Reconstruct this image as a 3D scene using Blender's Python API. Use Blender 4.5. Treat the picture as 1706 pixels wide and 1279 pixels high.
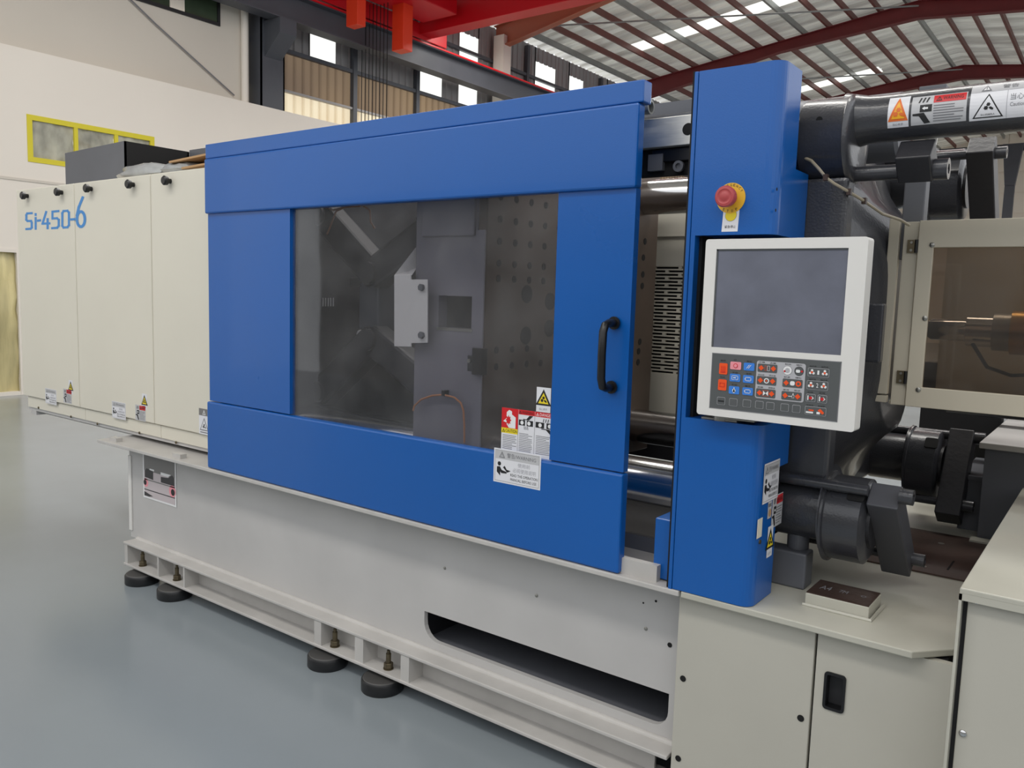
import bpy, bmesh, math, random
import numpy as np
from mathutils import Vector, Matrix
from mathutils.geometry import tessellate_polygon
random.seed(7)
for o in list(bpy.data.objects): bpy.data.objects.remove(o)
scene = bpy.context.scene
COL = scene.collection
PI = math.pi

# ------------------------------------------------------------------ camera
YAW, PIT, ROL, FPX, H = 0.643754331, 0.107876093, 0.0304271302, 1361.68, 1.6
fw = Vector((-math.sin(YAW)*math.cos(PIT), math.cos(YAW)*math.cos(PIT), -math.sin(PIT)))
r0 = Vector((math.cos(YAW), math.sin(YAW), 0)); u0 = r0.cross(fw)
rt = r0*math.cos(ROL)+u0*math.sin(ROL); up = u0*math.cos(ROL)-r0*math.sin(ROL)
CAM = Vector((0, 0, H))
cd = bpy.data.cameras.new('camera'); cam = bpy.data.objects.new('camera', cd); COL.objects.link(cam)
cd.sensor_fit = 'HORIZONTAL'; cd.sensor_width = 36; cd.lens = FPX*36/1706
cd.clip_start = 0.05; cd.clip_end = 300
M = Matrix((rt, up, -fw)).transposed().to_4x4(); M.translation = CAM
cam.matrix_world = M
scene.camera = cam

def pt(px, py, ax, v):
    """point of the room seen at a photo pixel, on the plane ax = v (used for measuring)"""
    d = fw+rt*((px-853)/FPX)-up*((py-639.5)/FPX)
    i = 'xyz'.index(ax); t = (v-CAM[i])/d[i]
    return CAM+d*t

# ------------------------------------------------------------------ world, lamps, exposure
w = bpy.data.worlds.new('sky'); scene.world = w; w.use_nodes = True
bg = w.node_tree.nodes['Background']; bg.inputs[0].default_value = (0.95, 0.97, 1.0, 1); bg.inputs[1].default_value = 1.7
def area(name, loc, sx, sy, power, rot=(0, 0, 0), col=(1, 0.97, 0.92)):
    l = bpy.data.lights.new(name, 'AREA'); l.shape = 'RECTANGLE'; l.size = sx; l.size_y = sy
    l.energy = power; l.color = col
    o = bpy.data.objects.new(name, l); COL.objects.link(o); o.location = loc; o.rotation_euler = rot
    return o
area('overhead_fill', (-3.0, -2.0, 7.4), 11, 1.2, 420)  # added area lights for soft top light; no skylight strips sit above them
area('overhead_fill', (-3.5, 5.6, 7.4), 12, 1.2, 620)
area('overhead_fill', (-6.5, 13.9, 7.4), 9, 1.0, 600)
area('overhead_fill', (-6.5, 25.5, 7.8), 9, 1.0, 600)
vs = scene.view_settings
scene.display_settings.display_device = 'sRGB'
vs.view_transform = 'Standard'; vs.look = 'None'; vs.gamma = 1; vs.use_curve_mapping = False
vs.exposure = -0.3

# ------------------------------------------------------------------ materials
def srgb(r, g, b):
    f = lambda c: (c/255/12.92) if c/255 <= 0.04045 else ((c/255+0.055)/1.055)**2.4
    return (f(r), f(g), f(b), 1)
MATS = {}
def mat(name, rgb, rough=0.5, metal=0.0, spec=0.5, noise=0.0, nscale=6.0, bump=0.0, bscale=60.0, coat=0.0, stretch=None, emit=None):
    m = bpy.data.materials.new(name); m.use_nodes = True
    nt = m.node_tree; n = nt.nodes; L = nt.links
    p = n['Principled BSDF']
    c = srgb(*rgb)
    p.inputs['Base Color'].default_value = c
    p.inputs['Roughness'].default_value = rough; p.inputs['Metallic'].default_value = metal
    p.inputs['Specular IOR Level'].default_value = spec
    p.inputs['Coat Weight'].default_value = coat; p.inputs['Coat Roughness'].default_value = 0.05
    tc = n.new('ShaderNodeTexCoord'); mp = n.new('ShaderNodeMapping')
    L.new(tc.outputs['Object'], mp.inputs[0])
    if stretch: mp.inputs['Scale'].default_value = stretch
    if noise > 0:
        t = n.new('ShaderNodeTexNoise'); t.inputs['Scale'].default_value = nscale; t.inputs['Detail'].default_value = 5
        L.new(mp.outputs[0], t.inputs['Vector'])
        r = n.new('ShaderNodeValToRGB')
        r.color_ramp.elements[0].position = 0.3; r.color_ramp.elements[1].position = 0.7
        r.color_ramp.elements[0].color = tuple(x*(1-noise) for x in c[:3])+(1,)
        r.color_ramp.elements[1].color = tuple(min(1, x*(1+noise)) for x in c[:3])+(1,)
        L.new(t.outputs['Fac'], r.inputs[0]); L.new(r.outputs[0], p.inputs['Base Color'])
        mr = n.new('ShaderNodeMapRange'); mr.inputs['To Min'].default_value = max(0, rough-0.08); mr.inputs['To Max'].default_value = min(1, rough+0.08)
        L.new(t.outputs['Fac'], mr.inputs[0]); L.new(mr.outputs[0], p.inputs['Roughness'])
    if bump > 0:
        t2 = n.new('ShaderNodeTexNoise'); t2.inputs['Scale'].default_value = bscale; t2.inputs['Detail'].default_value = 3
        L.new(mp.outputs[0], t2.inputs['Vector'])
        b = n.new('ShaderNodeBump'); b.inputs['Strength'].default_value = bump; b.inputs['Distance'].default_value = 0.004
        L.new(t2.outputs['Fac'], b.inputs['Height']); L.new(b.outputs[0], p.inputs['Normal'])
    if emit:
        p.inputs['Emission Color'].default_value = srgb(*emit[:3]); p.inputs['Emission Strength'].default_value = emit[3]
    MATS[name] = m
    return m
def glassy(name, tint, rough=0.03, wav=0.0, haze=0.05):
    m = bpy.data.materials.new(name); m.use_nodes = True; nt = m.node_tree; n = nt.nodes; L = nt.links
    n.remove(n['Principled BSDF']); out = n['Material Output']
    tr0 = n.new('ShaderNodeBsdfTransparent'); tr0.inputs[0].default_value = tint
    hz = n.new('ShaderNodeBsdfDiffuse'); hz.inputs[0].default_value = (.7, .7, .7, 1); tr = n.new('ShaderNodeMixShader')
    tcz = n.new('ShaderNodeTexCoord'); tz = n.new('ShaderNodeTexNoise'); tz.inputs['Scale'].default_value = 3.5; tz.inputs['Detail'].default_value = 6; tz.inputs['Roughness'].default_value = .65
    mz = n.new('ShaderNodeMapRange'); mz.inputs['From Min'].default_value = .35; mz.inputs['From Max'].default_value = .7; mz.inputs['To Min'].default_value = haze*.4; mz.inputs['To Max'].default_value = haze*1.7
    L.new(tcz.outputs['Object'], tz.inputs['Vector']); L.new(tz.outputs[0], mz.inputs[0]); L.new(mz.outputs[0], tr.inputs[0]); L.new(tr0.outputs[0], tr.inputs[1]); L.new(hz.outputs[0], tr.inputs[2])
    gl = n.new('ShaderNodeBsdfGlossy'); gl.inputs['Roughness'].default_value = rough; gl.inputs[0].default_value = (1, 1, 1, 1)
    lw = n.new('ShaderNodeLayerWeight'); pw = n.new('ShaderNodeMath'); pw.operation = 'POWER'; pw.inputs[1].default_value = 5
    fr = n.new('ShaderNodeMath'); fr.operation = 'MULTIPLY_ADD'; fr.inputs[1].default_value = 0.96; fr.inputs[2].default_value = 0.03
    lw.inputs[0].default_value = 0.5; L.new(lw.outputs['Facing'], pw.inputs[0]); L.new(pw.outputs[0], fr.inputs[0])
    mx = n.new('ShaderNodeMixShader'); L.new(fr.outputs[0], mx.inputs[0]); L.new(tr.outputs[0], mx.inputs[1]); L.new(gl.outputs[0], mx.inputs[2])
    L.new(mx.outputs[0], out.inputs[0])
    if wav:
        tc = n.new('ShaderNodeTexCoord'); t = n.new('ShaderNodeTexNoise'); t.inputs['Scale'].default_value = 2.5
        b = n.new('ShaderNodeBump'); b.inputs['Strength'].default_value = wav; b.inputs['Distance'].default_value = 0.01
        L.new(tc.outputs['Object'], t.inputs['Vector']); L.new(t.outputs[0], b.inputs['Height']); L.new(b.outputs[0], gl.inputs['Normal'])
    MATS[name] = m; return m
def trans(name, rgb, amount=0.9, clear=0.0, nscale=0, rgb2=None):
    m = bpy.data.materials.new(name); m.use_nodes = True; nt = m.node_tree; n = nt.nodes; L = nt.links
    n.remove(n['Principled BSDF']); out = n['Material Output']
    tl = n.new('ShaderNodeBsdfTranslucent'); df = n.new('ShaderNodeBsdfDiffuse')
    tl.inputs[0].default_value = srgb(*rgb); df.inputs[0].default_value = srgb(*rgb)
    if nscale:
        tc = n.new('ShaderNodeTexCoord'); t = n.new('ShaderNodeTexNoise'); t.inputs['Scale'].default_value = nscale; t.inputs['Detail'].default_value = 2
        r = n.new('ShaderNodeValToRGB'); r.color_ramp.elements[0].position = 0.35; r.color_ramp.elements[1].position = 0.68
        r.color_ramp.elements[0].color = srgb(*rgb); r.color_ramp.elements[1].color = srgb(*rgb2)
        L.new(tc.outputs['Object'], t.inputs['Vector']); L.new(t.outputs[0], r.inputs[0]); L.new(r.outputs[0], tl.inputs[0])
    mx = n.new('ShaderNodeMixShader'); mx.inputs[0].default_value = amount
    L.new(df.outputs[0], mx.inputs[1]); L.new(tl.outputs[0], mx.inputs[2])
    last = mx
    if clear:
        tp = n.new('ShaderNodeBsdfTransparent'); m2 = n.new('ShaderNodeMixShader'); m2.inputs[0].default_value = clear
        L.new(mx.outputs[0], m2.inputs[1]); L.new(tp.outputs[0], m2.inputs[2]); last = m2
    L.new(last.outputs[0], out.inputs[0]); MATS[name] = m; return m

mat('blue', (6, 87, 166), 0.3, coat=0.12, noise=0.04, nscale=1.5, bump=0.06, bscale=260)
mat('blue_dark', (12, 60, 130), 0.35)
mat('bed', (189, 187, 185), 0.45, noise=0.05, nscale=3, bump=0.08, bscale=40)
mat('bed_beam', (190, 187, 183), 0.45, noise=0.08, nscale=5, bump=0.15, bscale=30)
mat('panel', (186, 183, 172), 0.45, noise=0.03, nscale=3)
mat('table', (184, 182, 170), 0.4, noise=0.06, nscale=4, bump=0.1, bscale=30)
mat('cream', (220, 215, 200), 0.42, noise=0.02, nscale=2)
mat('guard', (196, 188, 170), 0.42, noise=0.03, nscale=2)
mat('cast', (57, 58, 63), 0.3, noise=0.12, nscale=4, bump=0.22, bscale=150, coat=0.3)
mat('cast_arm', (72, 73, 79), 0.45, noise=0.06, nscale=4)
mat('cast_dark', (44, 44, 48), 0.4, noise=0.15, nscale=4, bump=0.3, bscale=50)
mat('platen_grey', (124, 122, 130), 0.45, noise=0.05, nscale=3)
mat('cast_grey', (96, 98, 104), 0.45, noise=0.1, nscale=3)
mat('machined', (90, 77, 68), 0.45, metal=0.35, noise=0.2, nscale=3, bump=0.05)
mat('chrome', (205, 205, 205), 0.16, metal=1.0)
mat('brushed', (215, 214, 208), 0.4, metal=0.75, noise=0.06, nscale=20, stretch=(1, 1, 8))
mat('steel', (160, 158, 152), 0.35, metal=0.9)
mat('bolt', (110, 100, 80), 0.4, metal=0.8, noise=0.25, nscale=40)
mat('black', (16, 16, 18), 0.35)
mat('matte_black', (10, 10, 11), 0.8)
mat('rubber', (26, 27, 29), 0.4, noise=0.2, nscale=12, bump=0.2)
mat('pad_top', (74, 73, 72), 0.5, noise=0.15, nscale=12)
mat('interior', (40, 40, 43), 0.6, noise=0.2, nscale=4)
mat('rust', (70, 54, 48), 0.45, metal=0.3, noise=0.22, nscale=7, bump=0.15)
mat('white_panel', (222, 220, 216), 0.4)
mat('screen', (104, 107, 120), 0.3, noise=0.16, nscale=9)
mat('keypad', (86, 89, 90), 0.4)
mat('keypad_light', (178, 178, 182), 0.4)
mat('orange', (238, 84, 32), 0.4); mat('key_blue', (60, 128, 215), 0.4); mat('pink', (236, 150, 160), 0.4)
mat('white', (232, 232, 232), 0.4); mat('label_white', (226, 226, 230), 0.35); mat('label_grey', (190, 190, 192), 0.35)
mat('ink', (28, 28, 30), 0.5); mat('ink_grey', (120, 120, 124), 0.5); mat('ink_light', (168, 168, 174), 0.5)
mat('red', (206, 28, 36), 0.4); mat('yellow', (236, 212, 40), 0.4); mat('orange_yellow', (242, 176, 34), 0.4); mat('label_orange', (226, 112, 44), 0.4)
mat('stop_red', (176, 70, 72), 0.45); mat('stop_yellow', (226, 178, 52), 0.45)
mat('logo_blue', (58, 136, 204), 0.4)
mat('crane_red', (204, 16, 30), 0.4, noise=0.04, nscale=1.0); mat('crane_orange', (226, 62, 30), 0.4)
mat('rafter', (112, 40, 42), 0.5, noise=0.12, nscale=2); mat('rafter_orange', (170, 96, 70), 0.5)
mat('purlin', (112, 64, 58), 0.5, noise=0.15, nscale=3); mat('galv', (150, 152, 150), 0.4, metal=0.5, noise=0.1, nscale=3)
mat('steel_grey', (74, 77, 84), 0.5, noise=0.08, nscale=2)
mat('corrug', (152, 150, 150), 0.5, noise=0.05, nscale=2)
mat('wall', (230, 223, 213), 0.85, noise=0.015, nscale=0.8)
mat('wall_up', (206, 199, 188), 0.85, noise=0.02, nscale=0.8)
mat('far_wall', (240, 230, 215), 0.8, noise=0.04, nscale=0.6)
mat('floor', (141, 149, 154), 0.2, noise=0.06, nscale=0.7, bump=0.03, bscale=3)
mat('tape', (214, 200, 48), 0.6); mat('wood', (176, 140, 100), 0.7); mat('cable', (160, 150, 130), 0.5); mat('copper', (190, 130, 90), 0.4)
mat('photo_grey', (120, 118, 116), 0.4); mat('photo_light', (196, 186, 188), 0.4); mat('photo_dark', (50, 48, 50), 0.4)
mat('yellow_pvc', (198, 186, 138), 0.25, noise=0.35, nscale=2, stretch=(1, 3, .4))
mat('brass', (190, 150, 90), 0.3, metal=0.9)
mat('window_dark', (60, 72, 56), 0.15, noise=0.3, nscale=1.2)
glassy('door_glass', (0.82, 0.82, 0.84, 1), 0.03, 0.05, .035)
glassy('guard_glass', (0.50, 0.44, 0.38, 1), 0.05, 0.05, .04)
def sheet(name, c0, c1, amount, sc):
    m = bpy.data.materials.new(name); m.use_nodes = True; nt = m.node_tree; n = nt.nodes; L = nt.links
    p = n['Principled BSDF']; out = n['Material Output']; p.inputs['Roughness'].default_value = 0.35; p.inputs['Metallic'].default_value = 0.15
    tc = n.new('ShaderNodeTexCoord'); mp = n.new('ShaderNodeMapping'); mp.inputs['Scale'].default_value = sc; L.new(tc.outputs['Object'], mp.inputs[0])
    t = n.new('ShaderNodeTexNoise'); t.inputs['Scale'].default_value = 1.0; t.inputs['Detail'].default_value = 3; L.new(mp.outputs[0], t.inputs['Vector'])
    r = n.new('ShaderNodeValToRGB'); r.color_ramp.elements[0].position = .35; r.color_ramp.elements[1].position = .65
    r.color_ramp.elements[0].color = srgb(*c0); r.color_ramp.elements[1].color = srgb(*c1); L.new(t.outputs[0], r.inputs[0])
    tl = n.new('ShaderNodeBsdfTranslucent'); L.new(r.outputs[0], tl.inputs[0]); L.new(r.outputs[0], p.inputs['Base Color'])
    mx = n.new('ShaderNodeMixShader'); mx.inputs[0].default_value = amount; L.new(p.outputs[0], mx.inputs[1]); L.new(tl.outputs[0], mx.inputs[2]); L.new(mx.outputs[0], out.inputs[0])
    MATS[name] = m
sheet('roof_sheet', (178, 174, 166), (232, 230, 220), 0.2, (0.35, 2.6, 1))
mat('hall_wall', (150, 148, 142), 0.8, noise=0.05, nscale=0.6)
trans('daylight_panel', (255, 255, 250), 0.97)
trans('warm_panel', (104, 90, 82), 0.5, 0.0, 0.3, (170, 145, 112))
trans('warm_light', (206, 180, 140), 0.8, 0.0, 0.45, (255, 248, 222))
trans('film', (200, 200, 190), 0.5, 0.35)

# ------------------------------------------------------------------ mesh building
WLOC = {}
class MB:
    def __init__(s): s.v = []; s.f = []; s.m = []; s.cur = 0
    def add(s, vs, fs):
        b = len(s.v); s.v += [tuple(x) for x in vs]
        for f in fs: s.f.append(tuple(i+b for i in f)); s.m.append(s.cur)
        return s
    def box(s, x0, x1, y0, y1, z0, z1):
        if x0 > x1: x0, x1 = x1, x0
        if y0 > y1: y0, y1 = y1, y0
        if z0 > z1: z0, z1 = z1, z0
        return s.hexa([(x0, y0, z0), (x1, y0, z0), (x1, y1, z0), (x0, y1, z0), (x0, y0, z1), (x1, y0, z1), (x1, y1, z1), (x0, y1, z1)])
    def hexa(s, c):
        return s.add(c, [(3, 2, 1, 0), (4, 5, 6, 7), (0, 1, 5, 4), (1, 2, 6, 5), (2, 3, 7, 6), (3, 0, 4, 7)])
    def prism(s, poly, axis, a, b, holes=()):
        """2-D outline extruded along axis from a to b; 'y': (x,z)  'x': (y,z)  'z': (x,y)"""
        def P3(p, t):
            return {'y': (p[0], t, p[1]), 'x': (t, p[0], p[1]), 'z': (p[0], p[1], t)}[axis]
        loops = [list(poly)]+[list(h) for h in holes]
        flat = [p for l in loops for p in l]; n = len(flat)
        if holes: tris = tessellate_polygon([[Vector((p[0], p[1], 0)) for p in l] for l in loops])
        else: tris = [tuple(range(n))]
        vs = [P3(p, a) for p in flat]+[P3(p, b) for p in flat]
        fs = [tuple(t) for t in tris]+[tuple(i+n for i in reversed(t)) for t in tris]
        k = 0
        for l in loops:
            m = len(l)
            for i in range(m):
                j = (i+1) % m; fs.append((k+i, k+i+n, k+j+n, k+j))
            k += m
        return s.add(vs, fs)
    def cyl(s, p0, p1, r, n=24, r2=None, caps=True):
        p0 = Vector(p0); p1 = Vector(p1); d = (p1-p0).normalized()
        a = d.orthogonal().normalized(); b = d.cross(a); r2 = r if r2 is None else r2
        vs = []
        for p, q in ((p0, r), (p1, r2)):
            for i in range(n):
                t = 2*PI*i/n; vs.append(p+a*(q*math.cos(t))+b*(q*math.sin(t)))
        fs = [(i, (i+1) % n, (i+1) % n+n, i+n) for i in range(n)]
        if caps: fs += [tuple(reversed(range(n))), tuple(range(n, 2*n))]
        return s.add(vs, fs)
    def lathe(s, org, d, prof, n=32):
        """profile [(t, r)] turned round the axis from org in direction d"""
        org = Vector(org); d = Vector(d).normalized(); a = d.orthogonal().normalized(); b = d.cross(a); vs = []
        for t, r in prof:
            for i in range(n):
                g = 2*PI*i/n; vs.append(org+d*t+a*(r*math.cos(g))+b*(r*math.sin(g)))
        fs = []; k = len(prof)
        for j in range(k-1):
            for i in range(n): fs.append((j*n+i, j*n+(i+1) % n, (j+1)*n+(i+1) % n, (j+1)*n+i))
        fs += [tuple(reversed(range(n))), tuple(range((k-1)*n, k*n))]
        return s.add(vs, fs)
    def tube(s, pts, r, n=8):
        pts = [Vector(p) for p in pts]; vs = []; prev = None
        for i, p in enumerate(pts):
            d = (pts[min(i+1, len(pts)-1)]-pts[max(i-1, 0)]).normalized()
            a = d.orthogonal().normalized() if prev is None else (prev-d*prev.dot(d)).normalized()
            prev = a; b = d.cross(a)
            for k in range(n): g = 2*PI*k/n; vs.append(p+a*(r*math.cos(g))+b*(r*math.sin(g)))
        fs = []
        for j in range(len(pts)-1):
            for i in range(n): fs.append((j*n+i, j*n+(i+1) % n, (j+1)*n+(i+1) % n, (j+1)*n+i))
        fs += [tuple(reversed(range(n))), tuple(range((len(pts)-1)*n, len(pts)*n))]
        return s.add(vs, fs)
    def build(s, name, m, parent=None, bevel=0, smooth=False, base=None, **props):
        if not isinstance(m, (list, tuple)): m = [m]
        vs = np.array(s.v, float)
        if parent is not None: o0 = WLOC[parent.name]
        else:
            o0 = base if base is not None else ((vs[:, 0].min()+vs[:, 0].max())/2, (vs[:, 1].min()+vs[:, 1].max())/2, vs[:, 2].min())
        vs = vs-np.array(o0)
        me = bpy.data.meshes.new(name); me.from_pydata(vs.tolist(), [], s.f)
        for x in m: me.materials.append(MATS[x])
        me.polygons.foreach_set('material_index', s.m)
        bm = bmesh.new(); bm.from_mesh(me); bmesh.ops.recalc_face_normals(bm, faces=bm.faces); bm.to_mesh(me); bm.free()
        o = bpy.data.objects.new(name, me); COL.objects.link(o)
        if parent is not None: o.parent = parent; WLOC[o.name] = o0
        else: o.location = o0; WLOC[o.name] = tuple(o0)
        if bevel:
            b = o.modifiers.new('bevel', 'BEVEL'); b.width = bevel; b.segments = 2; b.limit_method = 'ANGLE'; b.angle_limit = 0.7
            b.harden_normals = False
        if smooth:
            me.polygons.foreach_set('use_smooth', [True]*len(me.polygons))
            try: me.set_sharp_from_angle(angle=0.7)
            except Exception: pass
        me.update()
        for k, v in props.items(): o[k] = v
        return o
def tag(o, label, cat, group=None):
    o['label'] = label; o['category'] = cat
    if group: o['group'] = group
    return o
def thing(name, label, cat, loc, group=None):
    o = bpy.data.objects.new(name, None); COL.objects.link(o); o.location = loc; o.empty_display_size = 0.1
    WLOC[o.name] = tuple(loc); return tag(o, label, cat, group)
def struct(o, label=None):
    o['kind'] = 'structure'
    return o
def arc(cx, cy, r, a0, a1, n=8): return [(cx+r*math.cos(a0+(a1-a0)*i/n), cy+r*math.sin(a0+(a1-a0)*i/n)) for i in range(n+1)]
def rrect(x0, x1, y0, y1, r, n=5):
    return arc(x1-r, y1-r, r, 0, PI/2, n)+arc(x0+r, y1-r, r, PI/2, PI, n)+arc(x0+r, y0+r, r, PI, 1.5*PI, n)+arc(x1-r, y0+r, r, 1.5*PI, 2*PI, n)
def circ(cx, cy, r, n=16): return arc(cx, cy, r, 0, 2*PI*(n-1)/n, n-1)

# ------------------------------------------------------------------ printed labels
_TX = {}
def text_tris(s, bold=False):
    if s in _TX: return _TX[s]
    cu = bpy.data.curves.new('t', 'FONT'); cu.body = s; cu.resolution_u = 2; cu.size = 1
    o = bpy.data.objects.new('t', cu); COL.objects.link(o)
    bpy.context.view_layer.update()
    ev = o.evaluated_get(bpy.context.evaluated_depsgraph_get()); me = ev.to_mesh()
    vs = [(v.co.x, v.co.y) for v in me.vertices]; fs = [tuple(p.vertices) for p in me.polygons]
    ev.to_mesh_clear(); bpy.data.objects.remove(o); bpy.data.curves.remove(cu)
    if not vs: vs = [(0, 0), (1, 0), (1, 1)]; fs = [(0, 1, 2)]
    xs = [v[0] for v in vs]; ys = [v[1] for v in vs]
    _TX[s] = (vs, fs, min(xs), max(xs), min(ys), max(ys)); return _TX[s]
class Dec:
    """flat print: shapes on a unit plane (u to the right, v up, metres), mapped onto a real surface"""
    def __init__(s): s.items = []; s.mats = []; s.h = 0
    def mi(s, m):
        if m not in s.mats: s.mats.append(m)
        return s.mats.index(m)
    def poly(s, pts, m, h): s.items.append((list(pts), [tuple(range(len(pts)))], s.mi(m), h)); return s
    def rect(s, u0, u1, v0, v1, m, h, nu=1, nv=1):
        vs = [(u0+(u1-u0)*i/nu, v0+(v1-v0)*j/nv) for j in range(nv+1) for i in range(nu+1)]
        fs = [(j*(nu+1)+i, j*(nu+1)+i+1, (j+1)*(nu+1)+i+1, (j+1)*(nu+1)+i) for j in range(nv) for i in range(nu)]
        s.items.append((vs, fs, s.mi(m), h)); return s
    def frame(s, u0, u1, v0, v1, t, m, h):
        s.rect(u0, u1, v0, v0+t, m, h); s.rect(u0, u1, v1-t, v1, m, h); s.rect(u0, u0+t, v0, v1, m, h); s.rect(u1-t, u1, v0, v1, m, h); return s
    def text(s, t, u0, u1, v0, v1, m, h, rot=None):
        vs, fs, x0, x1, y0, y1 = text_tris(t)
        q = [(u0+(x-x0)/(x1-x0)*(u1-u0), v0+(y-y0)/(y1-y0)*(v1-v0)) for x, y in vs]
        if rot:
            cx, cy, a = rot; q = [(cx+(x-cx)*math.cos(a)-(y-cy)*math.sin(a), cy+(x-cx)*math.sin(a)+(y-cy)*math.cos(a)) for x, y in q]
        s.items.append((q, fs, s.mi(m), h)); return s
    def tri(s, cx, v0, v1, m, h, k=1.15):
        hw = (v1-v0)/2*k; return s.poly([(cx-hw, v0), (cx+hw, v0), (cx, v1)], m, h)
    def lines(s, u0, u1, v0, v1, n, m, h):
        for i in range(n):
            v = v1-(v1-v0)*(i+0.5)/n; t = (v1-v0)/n*0.36
            e = u1-(u1-u0)*random.choice((0, 0.02, 0.08, 0.3))
            s.rect(u0, e, v-t/2, v+t/2, m, h)
        return s
    def build(s, name, parent, fn, label=None, th=0.0004, dense=0, **props):
        mb = MB()
        for vs, fs, mi, h in s.items:
            mb.cur = mi
            if dense:
                bm = bmesh.new(); bv = [bm.verts.new((u, v, 0)) for u, v in vs]
                for f in fs:
                    try: bm.faces.new([bv[i] for i in f])
                    except ValueError: pass
                lo = min(v for _, v in vs); hi = max(v for _, v in vs); k = math.floor(lo/dense)+1
                while k*dense < hi:
                    bmesh.ops.bisect_plane(bm, geom=bm.verts[:]+bm.edges[:]+bm.faces[:], plane_co=(0, k*dense, 0), plane_no=(0, 1, 0)); k += 1
                bm.verts.index_update(); vs = [(q.co.x, q.co.y) for q in bm.verts]; fs = [tuple(q.index for q in f.verts) for f in bm.faces]; bm.free()
            mb.add([fn(u, v, th*(1+h)) for u, v in vs], fs)
        o = mb.build(name, s.mats, parent)
        if label: o['label'] = label
        for k, v in props.items(): o[k] = v
        return o
def onY(x, z, y): return lambda u, v, h: (x+u, y-h, z+v)            # faces the camera side (-Y)
def onX(y, z, x): return lambda u, v, h: (x+h, y+u, z+v)            # faces +X
def gears(d, cx, cy, r, m, h):
    for dx, dy, q in ((0.05, 0.42, 0.36), (-0.35, -0.2, 0.40)):
        pts = []
        for i in range(24):
            a = 2*PI*i/24; k = q*r*(1.0 if i % 4 < 2 else 0.8); pts.append((cx+dx*r+k*math.cos(a), cy+dy*r+k*math.sin(a)))
        d.poly(pts, m, h)
    d.poly([(cx+0.15*r, cy-0.1*r), (cx+0.5*r, cy+0.0*r), (cx+0.95*r, cy-0.35*r), (cx+0.85*r, cy-0.65*r), (cx+0.45*r, cy-0.5*r), (cx+0.2*r, cy-0.3*r)], m, h)
def warn_tri(d, cx, v0, v1, fill, edge, h):
    d.tri(cx, v0, v1, edge, h); t = (v1-v0)*0.11; d.tri(cx, v0+t, v1-2*t, fill, h+1)
    gears(d, cx, v0+(v1-v0)*0.36, (v1-v0)*0.27, 'ink', h+2)
def bang(d, cx, v0, v1, m, fill, h):
    d.tri(cx, v0, v1, m, h); w_ = (v1-v0); d.tri(cx, v0+w_*.13, v1-w_*.27, fill, h+1)
    d.rect(cx-w_*.05, cx+w_*.05, v0+w_*.3, v0+w_*.62, m, h+2); d.rect(cx-w_*.05, cx+w_*.05, v0+w_*.17, v0+w_*.25, m, h+2)
def reader(d, u0, v0, s_, m, h):
    d.poly(circ(u0+.25*s_, v0+.85*s_, .15*s_, 14), m, h)
    d.poly([(u0+.05*s_, v0+.62*s_), (u0+.3*s_, v0+.66*s_), (u0+.48*s_, v0+.42*s_), (u0+.9*s_, v0+.34*s_), (u0+.9*s_, v0+.22*s_), (u0+.45*s_, v0+.2*s_), (u0+.35*s_, v0+.3*s_), (u0+.35*s_, v0), (u0+.05*s_, v0+.25*s_)], m, h)
    d.poly([(u0+.58*s_, v0+.62*s_), (u0+.72*s_, v0+.75*s_), (u0+.9*s_, v0+.5*s_), (u0+1.25*s_, v0+.45*s_), (u0+.95*s_, v0+.3*s_)], m, h)
def manual_label(W=.13, Hh=.075, q=1):
    d = Dec(); d.rect(0, W, 0, Hh, 'label_white', 0)
    d.rect(W*.04, W*.96, Hh*.7, Hh*.95, 'label_grey', 1); d.frame(W*.03, W*.97, Hh*.05, Hh*.96, Hh*.008, 'ink_grey', 2)
    bang(d, W*.18, Hh*.74, Hh*.93, 'ink_grey', 'label_grey', 2)
    d.text('\u8b66\u544a/WARNING', W*.29, W*.9, Hh*.76, Hh*.9, 'ink_grey', 2)
    reader(d, W*.06, Hh*.2, Hh*.42, 'ink', 1)
    d.text('\u4f7f\u7528\u524d', W*.52, W*.78, Hh*.54, Hh*.66, 'ink_light', 1)
    d.text('\u5fc5\u9605\u4f7f\u7528\u8bf4\u660e', W*.42, W*.9, Hh*.37, Hh*.5, 'ink_light', 1)
    d.text('READ THE OPERATION', W*.37, W*.94, Hh*.24, Hh*.32, 'ink', 1)
    d.text('MANUAL BEFORE USE', W*.37, W*.92, Hh*.11, Hh*.19, 'ink', 1)
    return d
def crush_label(W, Hh, yv=None):
    """grey label: crushed hand pictogram and red WARNING strip"""
    d = Dec(); nv = 6; d.rect(0, W, 0, Hh, 'label_grey', 0, 1, nv)
    d.rect(W*.4, W*.98, Hh*.7, Hh*.97, 'red', 1, 1, 3); bang(d, W*.5, Hh*.75, Hh*.92, 'ink', 'red', 2)
    d.text('WARNING', W*.57, W*.93, Hh*.77, Hh*.9, 'ink', 2)
    d.lines(W*.41, W*.95, Hh*.06, Hh*.64, 7, 'ink_grey', 1)
    d.rect(W*.16, W*.38, Hh*.42, Hh*.66, 'ink', 1, 1, 3); d.poly([(W*.2, Hh*.54), (W*.25, Hh*.6), (W*.25, Hh*.57), (W*.31, Hh*.57), (W*.31, Hh*.51), (W*.25, Hh*.51), (W*.25, Hh*.48)], 'white', 2)
    d.poly([(W*.03, Hh*.38), (W*.24, Hh*.4), (W*.36, Hh*.06), (W*.25, Hh*.04), (W*.15, Hh*.3), (W*.03, Hh*.32)], 'ink', 1)
    for k in range(3): d.poly([(W*(.12+.07*k), Hh*.74), (W*(.15+.07*k), Hh*.74), (W*(.19+.07*k), Hh*.92), (W*(.16+.07*k), Hh*.93)], 'ink', 1)
    return d
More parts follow.
